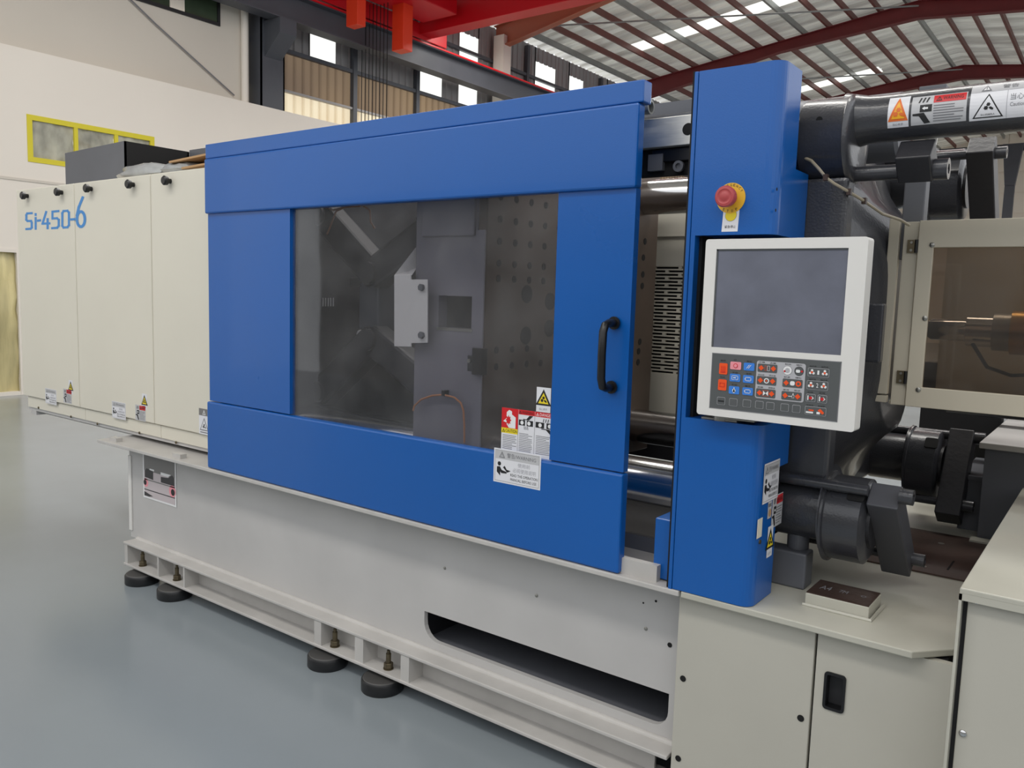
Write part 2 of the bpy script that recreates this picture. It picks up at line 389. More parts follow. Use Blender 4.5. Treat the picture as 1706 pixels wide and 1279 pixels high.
def tri_label(W, Hh):
    d = Dec(); d.rect(0, W, 0, Hh, 'label_white', 0); warn_tri(d, W/2, Hh*.27, Hh*.93, 'yellow', 'ink', 1)
    d.text('\u5f53\u5fc3\u5939\u624b', W*.22, W*.78, Hh*.07, Hh*.17, 'ink_grey', 1); return d

# =================================================================== THE HALL
WX = -12.9; YF = 42.0; RX = -4.8; RXE = 3.3
EZ, RZ = 7.75, 8.80
def rz(x): return EZ+(RZ-EZ)*(1-abs(x-RX)/(RX-WX)) if x < RX else RZ-(RZ-EZ)*(x-RX)/(RXE-RX)
fl = MB(); fl.box(-14, 9, -6, 44, -0.1, 0); struct(fl.build('floor', 'floor', base=(0, 0, 0)))

# roof: ribbed sheets running down both slopes
rb = MB(); ys = []; y = -4.0
while y < 43:
    ys += [(y, 0), (y+.26, 0), (y+.30, .07), (y+.38, .07), (y+.42, 0)]; y += .42
SKY = ((19.95, 20.5, -11.4, -4.9), (27.55, 28.15, -11.8, -6.9))
def roof_side(xa, xb):
    v = []; f = []
    for (yy, dz) in ys: v += [(xa, yy, rz(xa)+.42+dz), (xb, yy, rz(xb)+.42+dz)]
    for i in range(len(ys)-1): f.append((2*i, 2*i+1, 2*i+3, 2*i+2))
    rb.add(v, f)
# split the left slope round the skylight strips
def slope_part(xa, xb, y0, y1):
    v = []; f = []; sel = [(yy, dz) for yy, dz in ys if y0 <= yy <= y1]
    for (yy, dz) in sel: v += [(xa, yy, rz(xa)+.42+dz), (xb, yy, rz(xb)+.42+dz)]
    for i in range(len(sel)-1): f.append((2*i, 2*i+1, 2*i+3, 2*i+2))
    rb.add(v, f)
ykeys = [yy for yy, _ in ys]
def snap(v): return min(ykeys, key=lambda a: abs(a-v))
prev = -5
for (a, b, xa, xb) in SKY:
    a, b = snap(a), snap(b)
    slope_part(WX-.3, RX, prev, a); slope_part(WX-.3, xa, a, b); slope_part(xb, RX, a, b); prev = b
slope_part(WX-.3, RX, prev, 50); slope_part(RX, RXE+.3, -5, 50)
ceil = struct(rb.build('ceiling', 'roof_sheet', base=(RX, 20, 8)))
for (a, b, xa, xb) in SKY:
    a, b = snap(a), snap(b); s_ = MB()
    s_.hexa([(xa, a, rz(xa)+.43), (xb, a, rz(xb)+.43), (xb, b, rz(xb)+.43), (xa, b, rz(xa)+.43), (xa, a, rz(xa)+.44), (xb, a, rz(xb)+.44), (xb, b, rz(xb)+.44), (xa, b, rz(xa)+.44)])
    s_.build('skylight', 'daylight_panel', ceil, label='white translucent skylight strip')
x = -12.6; k = 0
pur = {}
while x < 3.2:
    p = MB(); z = rz(x)+.27
    p.box(x-.03, x+.03, -4, 42, z, z+.14)
    kind = 'galv' if k % 4 == 0 else 'purlin'
    p.build('purlin', kind, ceil); x += .625; k += 1
for yy in (-3.5, 3.0, 9.5, 16.0, 22.5, 29.0, 35.5):
    r_ = MB()
    # tapered I-beam: web, two flanges, on both slopes
    for (xa, xb, da, db) in ((WX+.1, -8.2, .55, .28), (-8.2, RX, .28, .42), (RX, -1.2, .42, .28), (-1.2, RXE, .28, .55)):
        za, zb = rz(xa)+.24, rz(xb)+.24
        def bar(t0a, t1a, t0b, t1b, w_):
            r_.hexa([(xa, yy-w_, za-t1a), (xb, yy-w_, zb-t1b), (xb, yy+w_, zb-t1b), (xa, yy+w_, za-t1a), (xa, yy-w_, za-t0a), (xb, yy-w_, zb-t0b), (xb, yy+w_, zb-t0b), (xa, yy+w_, za-t0a)])
        bar(0, da, 0, db, .008); bar(0, .02, 0, .02, .10); bar(da-.02, da, db-.02, db, .10)
    r_.build('rafter', 'rafter_orange' if yy == 16.0 else 'rafter', ceil)
pz = MB()
for yy in (12.7, 19.2, 25.7): pz.cyl((WX+.5, yy-3.2, rz(WX+.5)+.1), (RX, yy+3.2, rz(RX)+.1), .02, 6)
pz.build('brace_rod', 'galv', ceil)

# left wall: white office block below, beige wall above it, then ribbed sheet wall
LX = -12.375
wl = MB(); wl.prism([(-4, 0), (-4, 4.745), (14.5, 4.745), (14.5, 0)], 'x', LX, LX-.2, holes=[[(3.6, 0.05), (3.6, 1.98), (4.99, 1.98), (4.99, 0.05)][::-1], [(5.22, 3.29), (5.22, 3.83), (6.97, 3.83), (6.97, 3.29)][::-1]])
wl.box(LX-.5, LX-.2, -4, 14.5, 4.6, 4.745)
wall = struct(wl.build('wall_left', 'wall', base=(LX, 3, 0)))
wl = MB(); wl.box(LX-.9, LX-.25, -4, 8.92, 4.745, 7.9); struct(wl.build('wall_left_upper', 'wall_up', base=(LX-.5, 3, 4.745)))
t_ = MB(); t_.box(LX, LX+.012, -4, 5.85, 2.965, 3.0); struct(t_.build('trim_1', 'wall_up', base=(LX, 1, 2.96)))
# taped-over strip window
t_ = MB(); fr = .05
t_.prism([(5.17, 3.24), (5.17, 3.88), (7.02, 3.88), (7.02, 3.24)], 'x', LX+.01, LX-.03, holes=[[(5.22+.02, 3.29+.02), (5.22+.02, 3.81), (6.95, 3.81), (6.95, 3.31)][::-1]])
win1 = struct(t_.build('window_1', 'tape', base=(LX, 6.1, 3.24)))
for yy in (5.83, 6.42): b_ = MB(); b_.box(LX-.03, LX+.008, yy-.028, yy+.028, 3.31, 3.81); b_.build('mullion', 'tape', win1)
def crumple(y0, y1, z0, z1, x, amp, ny, nz):
    m_ = MB(); vs = []; fs = []
    for j in range(nz+1):
        for i in range(ny+1):
            vs.append((x+amp*random.random(), y0+(y1-y0)*i/ny, z0+(z1-z0)*j/nz))
    for j in range(nz):
        for i in range(ny):
            a = j*(ny+1)+i; fs.append((a, a+1, a+ny+2, a+ny+1))
    return m_.add(vs, fs)
mat('film_grey', (160, 158, 142), 0.2, noise=0.35, nscale=3, stretch=(1, 2, 1))
for (a, b) in ((5.24, 5.80), (5.86, 6.39), (6.45, 6.95)): crumple(a, b, 3.31, 3.81, LX-.04, .03, 9, 7).build('plastic_pane', 'film_grey', win1, smooth=True)
# doorway hung with yellowed plastic film
d1 = MB(); d1.prism([(3.55, 0.0), (3.55, 2.03), (5.03, 2.03), (5.03, 0.0), (4.98, 0), (4.98, 1.98), (3.6, 1.98), (3.6, 0)], 'x', LX+.01, LX-.03)
door1 = struct(d1.build('door_1', 'wall', base=(LX, 4.3, 0)))
crumple(3.6, 4.99, 0.03, 1.98, LX-.1, .08, 14, 10).build('plastic_sheet', 'yellow_pvc', door1, smooth=True)
# upper window
uw = MB(); X_ = LX-.25
uw.prism([(5.6, 5.93), (5.6, 7.2), (8.35, 7.2), (8.35, 5.93)], 'x', X_+.03, X_+.001, holes=[[(5.65, 5.98), (5.65, 7.15), (6.9, 7.15), (6.9, 5.98)][::-1], [(6.95, 5.98), (6.95, 7.15), (8.3, 7.15), (8.3, 5.98)][::-1]])
win2 = struct(uw.build('window_2', 'ink', base=(X_, 7, 5.93)))
g_ = MB(); g_.box(X_+.003, X_+.01, 5.65, 8.3, 5.98, 7.15); g_.build('pane', 'window_dark', win2)
g_ = MB(); g_.box(X_+.012, X_+.03, 7.45, 7.7, 5.98, 7.15); g_.build('blind', 'far_wall', win2)
c_ = MB(); c_.cyl((X_+.05, 8.8, 4.75), (X_+.05, 8.8, 7.9), .06, 12); tag(c_.build('drain_pipe', 'wall', smooth=True), 'pale drain pipe running up the end of the beige upper wall', 'pipe')
c_ = MB(); c_.tube([(X_+.04, 6.0, 6.4), (X_+.04, 7.2, 5.65), (X_+.04, 8.6, 4.86)], .012, 6); tag(c_.build('wall_cable', 'ink_grey'), 'thin cable slanting down across the beige upper wall', 'cable')

# ribbed sheet wall beyond
def ribs(y0, y1, z0, z1, x, m, name, parent=None):
    vs = []; fs = []; y = y0; prof = []
    while y < y1-.01:
        prof += [(y, 0), (y+.12, 0), (y+.14, .03), (y+.18, .03), (y+.20, 0)]; y += .2
    for (a, d_) in prof: vs += [(x+d_, min(a, y1), z0), (x+d_, min(a, y1), z1)]
    for i in range(len(prof)-1): fs.append((2*i, 2*i+2, 2*i+3, 2*i+1))
    m_ = MB(); m_.add(vs, fs); return m_.build(name, m, parent)
base_w = MB(); base_w.box(WX-.02, WX+.05, 9, 44, 0, .3)
wf = struct(base_w.build('wall_left_sheet', 'corrug', base=(WX, 20, 0)))
openings = [(10.45, 11.1, 5.98, 6.52), (13.45, 14.2, 5.98, 7.6), (14.75, 15.45, 5.98, 7.6), (17.75, 18.7, 4.9, 7.65), (19.35, 20.1, 4.9, 7.65), (21.4, 22.1, 4.9, 7.65)]
cuts = [8.95]
for a, b, _, _ in openings: cuts += [a, b]
cuts += [42]
for i in range(len(cuts)-1):
    a, b = cuts[i], cuts[i+1]
    op = [o for o in openings if o[0] == a]
    if not op: ribs(a, b, 5.92, 8.0, WX, 'corrug', 'sheet_panel', wf)
    else:
        o_ = op[0]
        if o_[2]-5.92 > .05: ribs(a, b, 5.92, o_[2], WX, 'corrug', 'sheet_panel', wf)
        ribs(a, b, o_[3], 8.0, WX, 'corrug', 'sheet_panel', wf)
ribs(8.95, 42, .3, 4.0, WX, 'corrug', 'sheet_panel', wf)
ribs(8.95, 42, 5.22, 5.92, WX, 'warm_panel', 'translucent_panel', wf); ribs(8.95, 42, 4.0, 5.22, WX, 'warm_light', 'translucent_panel', wf)
for n_, (a, b, z0, z1) in enumerate(openings):
    g_ = MB(); g_.box(WX-.01, WX+.0, a, b, max(z0, 5.93), z1); o_ = struct(g_.build('window_%d' % (n_+3), 'daylight_panel'))
for z in (4.45, 5.2, 5.9, 7.15):
    g_ = MB(); g_.box(WX+.04, WX+.12, 8.95, 42, z, z+(.07 if z > 5.5 else .04)); g_.build('wall_rail', 'steel_grey' if z > 5.5 else 'corrug', wf)
for yy in (11.5, 13.3, 16.35, 17.3, 20.9): g_ = MB(); g_.box(WX+.04, WX+.14, yy-.05, yy+.05, 0.3, 7.9); g_.build('wall_post', 'steel_grey', wf)
# far end wall
fwl = MB(); fwl.box(WX, 9, YF, YF+.2, 0, 11); wfar = struct(fwl.build('wall_far', 'far_wall', base=(-4, YF, 0)))
z = 0.4
while z < 8.6:
    x = WX
    while x < 8.9:
        q = MB(); q.box(x+.02, x+1.58, YF-.05, YF-.002, z+.02, z+.86); 
        if x > -8 and z > 4: q.build('panel', 'far_wall', wfar)
        x += 1.6
    z += .9
# the hall behind and to the right of the photographer: sheet walls with a band of daylight above
bw = MB(); bw.box(-12.5, 9, -6.2, -6.0, 0, 3.3); struct(bw.build('wall_back', 'hall_wall'))
bw = MB(); bw.box(8.8, 9, -6, 42, 0, 3.3); struct(bw.build('wall_right', 'hall_wall'))
# columns of the hall
def hcol(x, y, z1, label, w_=.22):
    m_ = MB(); m_.box(x-w_, x+w_, y-.16, y-.14, 0, z1); m_.box(x-w_, x+w_, y+.14, y+.16, 0, z1); m_.box(x-.01, x+.01, y-.14, y+.14, 0, z1)
    m_.box(x+w_-.02, x+w_, y-.16, y+.16, 0, z1)
    o = m_.build('steel_column', 'steel_grey'); tag(o, label, 'column'); return o
hc = thing('steel_column', 'dark grey steel column with bracket rising behind the white office block', 'column', (-12.64, 9.27, 4.745))
m_ = MB(); m_.box(-12.86, -12.42, 9.02, 9.05, 4.75, 7.7); m_.box(-12.86, -12.42, 9.49, 9.52, 4.75, 7.7); m_.box(-12.44, -12.42, 9.02, 9.52, 4.75, 7.7); m_.build('shaft', 'steel_grey', hc)
m_ = MB(); m_.prism([(-12.42, 5.6), (-12.0, 5.95), (-12.0, 6.198), (-12.42, 6.198)], 'y', 9.1, 9.45); m_.build('bracket', 'steel_grey', hc)
c2 = thing('steel_column', 'pale far column standing on the left wall where the orange rafter lands', 'column', (-12.6, 16.0, 0))
m_ = MB(); m_.box(-12.75, -12.45, 15.85, 16.15, 0, 7.75); m_.build('shaft', 'wall', c2)
c3 = thing('steel_column', 'slim grey column far off in front of the end wall', 'column', pt(1689, 300, 'y', 38))
q0 = pt(1689, 240, 'y', 38); m_ = MB(); m_.box(q0.x-.17, q0.x+.17, 37.9, 38.1, 0, q0.z-.5)
m_.prism([(q0.x-.17, q0.z-1.6), (q0.x+.17, q0.z-1.6), (q0.x+.35, q0.z), (q0.x-.35, q0.z)], 'y', 37.85, 38.15); m_.build('shaft', 'steel_grey', c3)
m_ = MB(); m_.box(-11, 3, 38.2, 38.4, q0.z-.22, q0.z+.05); m_.build('cross_beam', 'steel_grey', c3)
# crane runway beam
rw = thing('crane_runway', 'long dark steel beam along the left wall carrying the red crane', 'beam', (-12.2, 20, 6.2))
m_ = MB(); m_.box(-12.32, -12.02, 4.0, 40, 6.2, 6.22); m_.box(-12.32, -12.02, 4.0, 40, 6.64, 6.66); m_.box(-12.18, -12.16, 4.0, 40, 6.22, 6.64); m_.build('beam', 'steel_grey', rw)
m_ = MB(); m_.box(-12.07, -12.0, 4.0, 40, 6.655, 6.69); m_.build('crane_rail', 'crane_red', rw, label='red rail on top of the dark beam')
# overhead crane
cr = thing('overhead_crane', 'red overhead travelling crane under the roof, two girders side by side', 'crane', (-8, 11.7, 6.8))
m_ = MB(); m_.box(-12.05, 3.0, 12.57, 12.93, 6.82, 7.75); m_.build('girder', 'crane_red', cr, bevel=.01)
m_ = MB(); m_.box(-12.05, 3.0, 10.25, 10.62, 6.9, 7.75); m_.build('girder', 'crane_red', cr, bevel=.01)
m_ = MB(); m_.box(-12.3, -12.05, 9.2, 13.4, 6.74, 7.05); m_.build('end_carriage', 'crane_red', cr, bevel=.01)
for yy in (9.5, 13.1): m_ = MB(); m_.cyl((-12.25, yy, 6.83), (-12.1, yy, 6.83), .13, 20); m_.build('wheel', 'steel_grey', cr, smooth=True)
def pbox(pa, pb, Y, d, nm, m, par):
    a = pt(*pa, 'y', Y); b = pt(*pb, 'y', Y); m_ = MB(); m_.box(min(a.x, b.x), max(a.x, b.x), Y, Y+d, min(a.z, b.z), max(a.z, b.z)); return m_.build(nm, m, par, bevel=.006)
a = pt(589, 20, 'x', -11.6); m_ = MB(); m_.box(-11.75, -11.45, 10.35, 10.55, 6.32, 6.9); m_.build('buffer_block', 'crane_orange', cr, bevel=.01, label='orange block hanging below the near girder')
m_ = MB(); m_.box(-11.6, -11.3, 11.35, 11.6, 6.12, 7.0); m_.build('buffer_block', 'crane_orange', cr, bevel=.01, label='longer orange block hanging between the girders')
m_ = MB(); m_.box(-11.8, -10.9, 10.7, 12.4, 6.95, 7.3); m_.build('trolley', 'crane_red', cr, bevel=.02)
for i in range(8):
    a = pt(603+i*6, 100, 'y', 11.2); m_ = MB(); m_.cyl((a.x, 11.2, 2.6), (a.x, 11.2, 7.0), .008, 6); m_.build('hoist_rope', 'matte_black', cr)
m_ = MB(); m_.box(-11.75, -10.9, 11.05, 11.35, 2.2, 2.6); m_.build('hook_block', 'crane_orange', cr)

# =================================================================== THE MACHINE
YD = 2.17                                                            # front plane of the safety door
# ---- bed
bed = thing('machine_bed', 'long light grey welded machine bed with slotted side wall and bottom rail', 'machine bed', (-2.6, 2.8, 0))
op = [(-2.115, .356), (-1.06, .362)]+arc(-1.115, .30, .055, 0, -PI/2, 6)+arc(-2.045, .315, .07, -PI/2, -PI, 6)
m_ = MB(); m_.prism([(-4.345, .2), (-.995, .2), (-.995, .732), (-4.345, .732)], 'y', 2.29, 2.31, holes=[op[::-1]]); m_.build('side_wall', 'bed', bed)
m_ = MB(); m_.box(-4.36, -.99, 2.165, 2.45, .733, .75); m_.build('top_flange', 'bed_beam', bed, bevel=.003)
m_ = MB(); m_.box(-4.45, -4.36, 2.165, 2.45, .733, .75); m_.build('flange_end', 'bed_beam', bed, bevel=.003)
m_ = MB(); m_.box(-4.345, -.99, 3.85, 3.87, .07, .73); m_.build('back_wall', 'bed', bed)
m_ = MB(); m_.box(-4.345, -4.33, 2.31, 3.85, .2, .73); m_.build('end_plate', 'bed', bed)
m_ = MB(); m_.box(-2.14, -1.0, 2.312, 3.2, .215, .225); m_.build('drip_tray', 'cast_grey', bed)
m_ = MB(); m_.box(-2.16, -2.14, 2.312, 3.2, .2, .7); m_.box(-2.16, -1.0, 3.2, 3.21, .2, .7); m_.box(-2.16, -1.0, 2.312, 3.2, .45, .46); m_.build('inner_frame', 'cast_dark', bed)
m_ = MB(); m_.box(-4.348, -4.32, 2.283, 2.289, .24, .66); m_.build('weld_strip', 'white_panel', bed)
m_ = MB(); m_.box(-4.28, -1.02, 2.21, 2.31, .19, .203); m_.build('upper_rail_flange', 'bed_beam', bed, bevel=.003)
m_ = MB(); m_.box(-4.28, -1.02, 2.21, 2.34, .072, .085); m_.build('lower_rail_flange', 'bed_beam', bed, bevel=.003)
m_ = MB(); m_.box(-4.27, -1.1, 2.295, 2.305, .085, .19); m_.build('rail_web', 'bed_beam', bed)
m_ = MB(); m_.prism(arc(0, 0, .012, 0, PI, 6), 'x', -4.27, -1.03); m_.v = [(x, y+2.287, z+.203) for x, y, z in m_.v]; m_.build('weld_bead', 'bed_beam', bed, smooth=True)
for px, py, wd in ((213, 938, .03), (265, 958, .014), (308, 978, .014), (535, 1076, .045), (605, 1105, .05), (681, 1138, .045)):
    xx = pt(px, py, 'y', 2.215).x; m_ = MB(); m_.box(xx-wd, xx, 2.214, 2.297, .084, .192); m_.build('stiffener', 'bed_beam', bed)
for px, py in ((741, 946), (894, 992), (1076, 1047)):
    a = pt(px, py, 'y', 2.29); m_ = MB(); m_.lathe((a.x, 2.292, a.z), (0, -1, 0), [(0, .007), (.004, .006), (.006, .002)], 14); m_.build('screw', 'steel', bed, smooth=True)
for px, py, r in ((1116, 1074, .008), (1072, 1004, .003), (1093, 1001, .004)):
    a = pt(px, py, 'y', 2.29); m_ = MB(); m_.cyl((a.x, 2.2885, a.z), (a.x, 2.2895, a.z), r, 16); m_.build('screw_hole', 'matte_black', bed)
# gib strip pieces on the ledge
m_ = MB(); m_.box(-1.21, -1.075, 2.19, 2.215, .75, .80); m_.build('stop_bracket', 'bed_beam', bed)
m_ = MB(); m_.box(-4.4, -1.2, 2.44, 2.46, .75, .80); m_.build('slide_rail', 'cast_grey', bed)
for xx in (-4.36, -3.74): m_ = MB(); m_.box(xx, xx+.07, 2.19, 2.225, .75, .772); m_.build('spacer', 'bed_beam', bed)
# taped photograph on the bed wall
d = Dec(); W_, H_ = .325, .245
d.rect(0, W_, 0, H_, 'white', 0); d.rect(.012, W_-.012, .01, H_-.006, 'photo_grey', 1); d.rect(.012, W_-.012, .01, H_*.62, 'photo_light', 2)
d.poly([(.02, .115), (.02, .15), (.04, .165), (.105, .155), (.105, .11)], 'photo_dark', 3); d.poly([(.18, .11), (.18, .14), (.25, .145), (.29, .165), (.31, .15), (.31, .11)], 'photo_dark', 3)
d.poly([(.07, .168), (.115, .168), (.115, .158), (.07, .16)], 'white', 4); d.poly([(.18, .165), (.28, .165), (.25, .15), (.18, .15)], 'white', 4)
d.rect(.012, W_-.012, .1, .106, 'photo_grey', 3); d.rect(.012, W_-.012, .045, .05, 'photo_dark', 3)
d.poly(circ(.03, .085, .024, 14), 'pink', 3); d.poly(circ(.022, .085, .015, 14), 'ink', 4); d.poly(circ(.29, .08, .032, 16), 'pink', 3); d.poly(circ(.295, .075, .018, 14), 'ink', 4)
d.poly([(.012, .035), (.1, .02), (.06, .012), (.012, .012)], 'photo_dark', 3)
ph = d.build('taped_photo', None, onY(-4.2, .45, 2.288)); tag(ph, 'printed photograph taped to the grey bed wall below the ledge', 'photo')
ph_film = None

# ---- levelling pads with their bolts
PADS = [(-4.075, 'first levelling pad at the far left end of the bed rail, black rubber'), (-3.755, 'second levelling pad from the left end of the bed rail, black rubber'),
        (-2.56, 'third levelling pad from the left, black rubber under a brassy bolt'), (-2.225, 'fourth and nearest visible black levelling pad under the bed rail')]
bx = [pt(238, 940, 'y', 2.25).x, pt(295, 966, 'y', 2.25).x, pt(558, 1078, 'y', 2.25).x, pt(647, 1116, 'y', 2.25).x]
for (xx, lab), bxx in zip(PADS, bx):
    xx -= .065; PY = 2.238
    pd = thing('levelling_pad', lab, 'machine foot', (xx, PY, 0), 'levelling pads under the bed rail')
    m_ = MB(); m_.lathe((xx, PY, 0), (0, 0, 1), [(0, .084), (.003, .086), (.044, .086), (.05, .082)], 40); m_.build('rubber_body', 'rubber', pd, smooth=True)
    m_ = MB(); m_.lathe((xx, PY, .050), (0, 0, 1), [(0, .08), (.004, .077)], 40); m_.build('top_plate', 'pad_top', pd)
    m_ = MB(); m_.cyl((bxx, 2.25, .054), (bxx, 2.25, .15), .0105, 14); m_.build('bolt', 'bolt', pd, smooth=True)
    m_ = MB(); m_.cyl((bxx, 2.25, .150), (bxx, 2.25, .163), .007, 12); m_.build('bolt_tip', 'bolt', pd, smooth=True)
    m_ = MB(); m_.cyl((bxx, 2.25, .090), (bxx, 2.25, .112), .0195, 6); m_.build('nut', 'bolt', pd, bevel=.002)
    m_ = MB(); m_.cyl((bxx, 2.25, .0855), (bxx, 2.25, .0895), .021, 20); m_.build('washer', 'bolt', pd)

# ---- cream cabinets on the left
YC = 2.30
XS = [-5.69, -4.925, -4.10, -3.30]
TXT = ['cream machine cover panel at the far left, blue lettering starts on it', 'middle cream machine cover panel with the lettering end and hazard labels', 'cream machine cover panel partly behind the blue door']
for i in range(3):
    a, b = XS[i], XS[i+1]
    cb = thing('cover_cabinet', TXT[i], 'machine cover', ((a+b)/2, 2.8, .79))
    m_ = MB(); m_.box(a+.003, b-.003, YC, 2.78, .862, 2.165); m_.build('body', 'cream', cb, bevel=.006)
    m_ = MB(); m_.box(a+.045, b+.042, YC+.012, 2.7, .79, .858); m_.build('kick_plate', 'cream', cb, bevel=.003)
    ks = {0: ((41, 326), (98, 320)), 1: ((147, 314), (217, 307)), 2: ((278, 301),)}[i]
    for px, py in ks:
        q = pt(px, py, 'y', 2.28); m_ = MB(); m_.lathe((q.x, YC, q.z), (0, -1, 0), [(0, .012), (.018, .014), (.02, .022), (.036, .024), (.042, .018)], 18); m_.build('knob', 'black', cb, smooth=True)
    for px, py in {0: ((64, 679), (118, 694)), 1: ((162, 706), (232, 721)), 2: ((293, 737),)}[i]:
        q = pt(px, py, 'y', YC+.01); m_ = MB(); m_.lathe((q.x, YC+.012, q.z), (0, -1, 0), [(0, .008), (.004, .007), (.006, .003)], 12); m_.build('screw', 'bolt', cb, smooth=True)
    if i < 2:
        (px, py) = ((76, 671), (187, 695))[i]; q = pt(px, py, 'y', YC)
        manual_label(.15, .095).build('manual_label', cb, onY(q.x, q.z, YC), 'white read-the-manual label')
        (px, py) = ((106, 670), (226, 699))[i]; q = pt(px, py, 'y', YC); crush_label(.105, .085).build('warning_label', cb, onY(q.x, q.z, YC), 'small grey and red warning label')
        (px, py) = ((115, 656), (237, 681))[i]; q = pt(px, py, 'y', YC); tri_label(.05, .085).build('hazard_label', cb, onY(q.x, q.z, YC), 'yellow triangle label')
    if i == 2:
        q = pt(332, 722, 'y', YC); d = Dec(); d.rect(0, .09, 0, .13, 'label_white', 0); d.rect(0, .09, .095, .13, 'photo_grey', 1); bang(d, .045, .1, .125, 'white', 'photo_grey', 2)
        d.tri(.045, .02, .085, 'ink_grey', 1); d.tri(.045, .025, .076, 'label_white', 2); gears(d, .045, .042, .016, 'ink', 3); d.rect(.01, .08, .008, .013, 'ink_grey', 1)
        d.build('caution_label', cb, onY(q.x, q.z, YC), 'white caution label with grey heading')
# lettering on the covers (flat print), one sign on the first cabinet
def word(t, pa, pb, par, m='logo_blue'):
    a = pt(*pa, 'y', YC); b = pt(*pb, 'y', YC); d = Dec(); d.text(t, a.x, b.x, a.z, b.z, m, 0); return d, a, b
cab0 = bpy.data.objects['cover_cabinet']; cab1 = bpy.data.objects['cover_cabinet.001']
d = Dec()
def lt(t, p0, p1):
    a = pt(*p0, 'y', YC); b = pt(*p1, 'y', YC); d.text(t, a.x, b.x, a.z, b.z, 'logo_blue', 0)
LH = [0.0]
def seg(p0, p1, w=3.0):
    LH[0] += .04; w *= 1.15
    a = Vector(p0); b = Vector(p1); n = (b-a).normalized().orthogonal()*w/2
    e = (b-a).normalized()*w/2*.9
    pts = [a-e+n, b+e+n, b+e-n, a-e-n]
    d.poly([(lambda q: (q.x, q.z))(pt(p.x, p.y, 'y', YC)) for p in pts], 'logo_blue', LH[0])
def stroke(ps, w=3.2):
    for i in range(len(ps)-1): seg(ps[i], ps[i+1], w)
stroke([(53, 355), (45.5, 355.5), (44, 358), (44, 366), (46, 368), (52, 368), (53, 371), (53, 379), (51, 381), (44, 381.5)])      # S
stroke([(59.5, 363), (59.5, 381)], 3.2); stroke([(59.5, 356.5), (59.5, 358)], 3.2)                                              # i
stroke([(63.5, 367.5), (67, 367)], 3.4)                                                                                         # -
stroke([(77, 353), (71, 372.5), (82.5, 372)], 3.2); stroke([(79.5, 365), (79.5, 380)], 3.4)                                       # 4
stroke([(97.5, 351.5), (87.5, 352.5), (87.5, 364), (95, 363.5), (98, 366), (98, 376), (95.5, 379.3), (87, 380)])                   # 5
stroke([(104, 355), (106, 351.5), (112.5, 351), (115, 354), (115, 375), (112.5, 378.5), (106, 379), (104, 376), (104, 355)])     # 0
stroke([(119, 365.5), (124, 365)], 3.4)                                                                                         # -
d.build('model_lettering', cab0, lambda u, v, h: (u, YC-h, v), 'blue lettering Si-450-')
d = Dec()
stroke([(138, 329), (131.5, 345), (128.5, 358)], 3.8)
cc = [(135+6.6*math.cos(t), 365+12.5*math.sin(t)) for t in [2*PI*i/18 for i in range(19)]]; stroke(cc, 3.8)
d.build('model_numeral', cab1, lambda u, v, h: (u, YC-h, v), 'tall blue numeral 6')
# sliding gray under-rail below the cabinets
ur = MB(); ur.box(-5.66, -3.0, YC+.02, YC+.06, .772, .789); ur.box(-5.62, -5.55, YC+.02, 2.7, .745, .772); ur.box(-5.55, -4.4, 2.38, 2.44, .745, .772)
tag(ur.build('cabinet_under_rail', 'bed'), 'thin grey rail running beneath the cream cabinets', 'rail')
# support frame behind so that nothing hangs free
sf = MB(); sf.box(-5.5, -4.4, 3.0, 3.6, .64, .77); sf.box(-4.6, -4.5, 3.5, 3.6, 0, .64); tag(sf.build('overhang_frame', 'cast_grey'), 'grey steel frame carrying the far left cream cabinets', 'frame')

# things on top of the cabinets
dk = thing('vent_duct', 'dark grey open sheet metal duct standing on the cream cabinets', 'duct', (-5.9, 3.1, 2.166))
m_ = MB(); m_.prism([(-6.33, 2.25), (-6.33, 2.535), (-5.48, 2.55), (-5.48, 2.166), (-6.24, 2.166)], 'y', 2.90, 2.912); m_.build('front_sheet', 'cast_grey', dk)
m_ = MB(); m_.prism([(-6.33, 2.25), (-6.33, 2.535), (-5.48, 2.55), (-5.48, 2.166), (-6.24, 2.166)], 'y', 3.36, 3.372); m_.build('rear_sheet', 'cast_grey', dk)
m_ = MB(); m_.box(-5.49, -5.48, 2.90, 3.372, 2.166, 2.55); m_.build('side_sheet', 'matte_black', dk)  # black sheet stands in for the shade inside the open duct
m_ = MB(); m_.box(-6.33, -5.48, 2.912, 3.36, 2.13, 2.17); m_.build('base_sheet', 'cast_dark', dk)
m_ = MB(); m_.box(-5.475, -4.2, 3.37, 3.40, 2.1, 2.562); tag(m_.build('rear_cover_sheet', 'cast_grey'), 'grey sheet standing behind the plastic bundle on the cabinets', 'cover sheet')
def bag(name, cx, cy, cz, sx, sy, sz, m, label, cat):
    m_ = MB(); n, k = 16, 10; vs = []; fs = []
    for j in range(k+1):
        th = PI*j/k
        for i in range(n):
            a = 2*PI*i/n; r_ = 1+.18*random.uniform(-1, 1)
            vs.append((cx+sx*math.sin(th)*math.cos(a)*r_, cy+sy*math.sin(th)*math.sin(a)*r_, max(cz-sz+.001, cz+sz*math.cos(th)*(1+.1*random.uniform(-1, 1)))))
    for j in range(k):
        for i in range(n): fs.append((j*n+i, (j+1)*n+i, (j+1)*n+(i+1) % n, j*n+(i+1) % n))
    m_.add(vs, fs); o = m_.build(name, m, smooth=True); return tag(o, label, cat)
mat('film_solid', (150, 152, 152), 0.15, noise=0.3, nscale=6)
bag('plastic_bundle', -4.5, 2.52, 2.222, .26, .10, .055, 'film_solid', 'crumpled clear plastic bundle lying in front of the black duct opening', 'plastic')
bag('plastic_bundle', -4.13, 2.52, 2.212, .18, .10, .045, 'film_solid', 'flatter crumpled plastic bundle right beside the cardboard sheets', 'plastic')
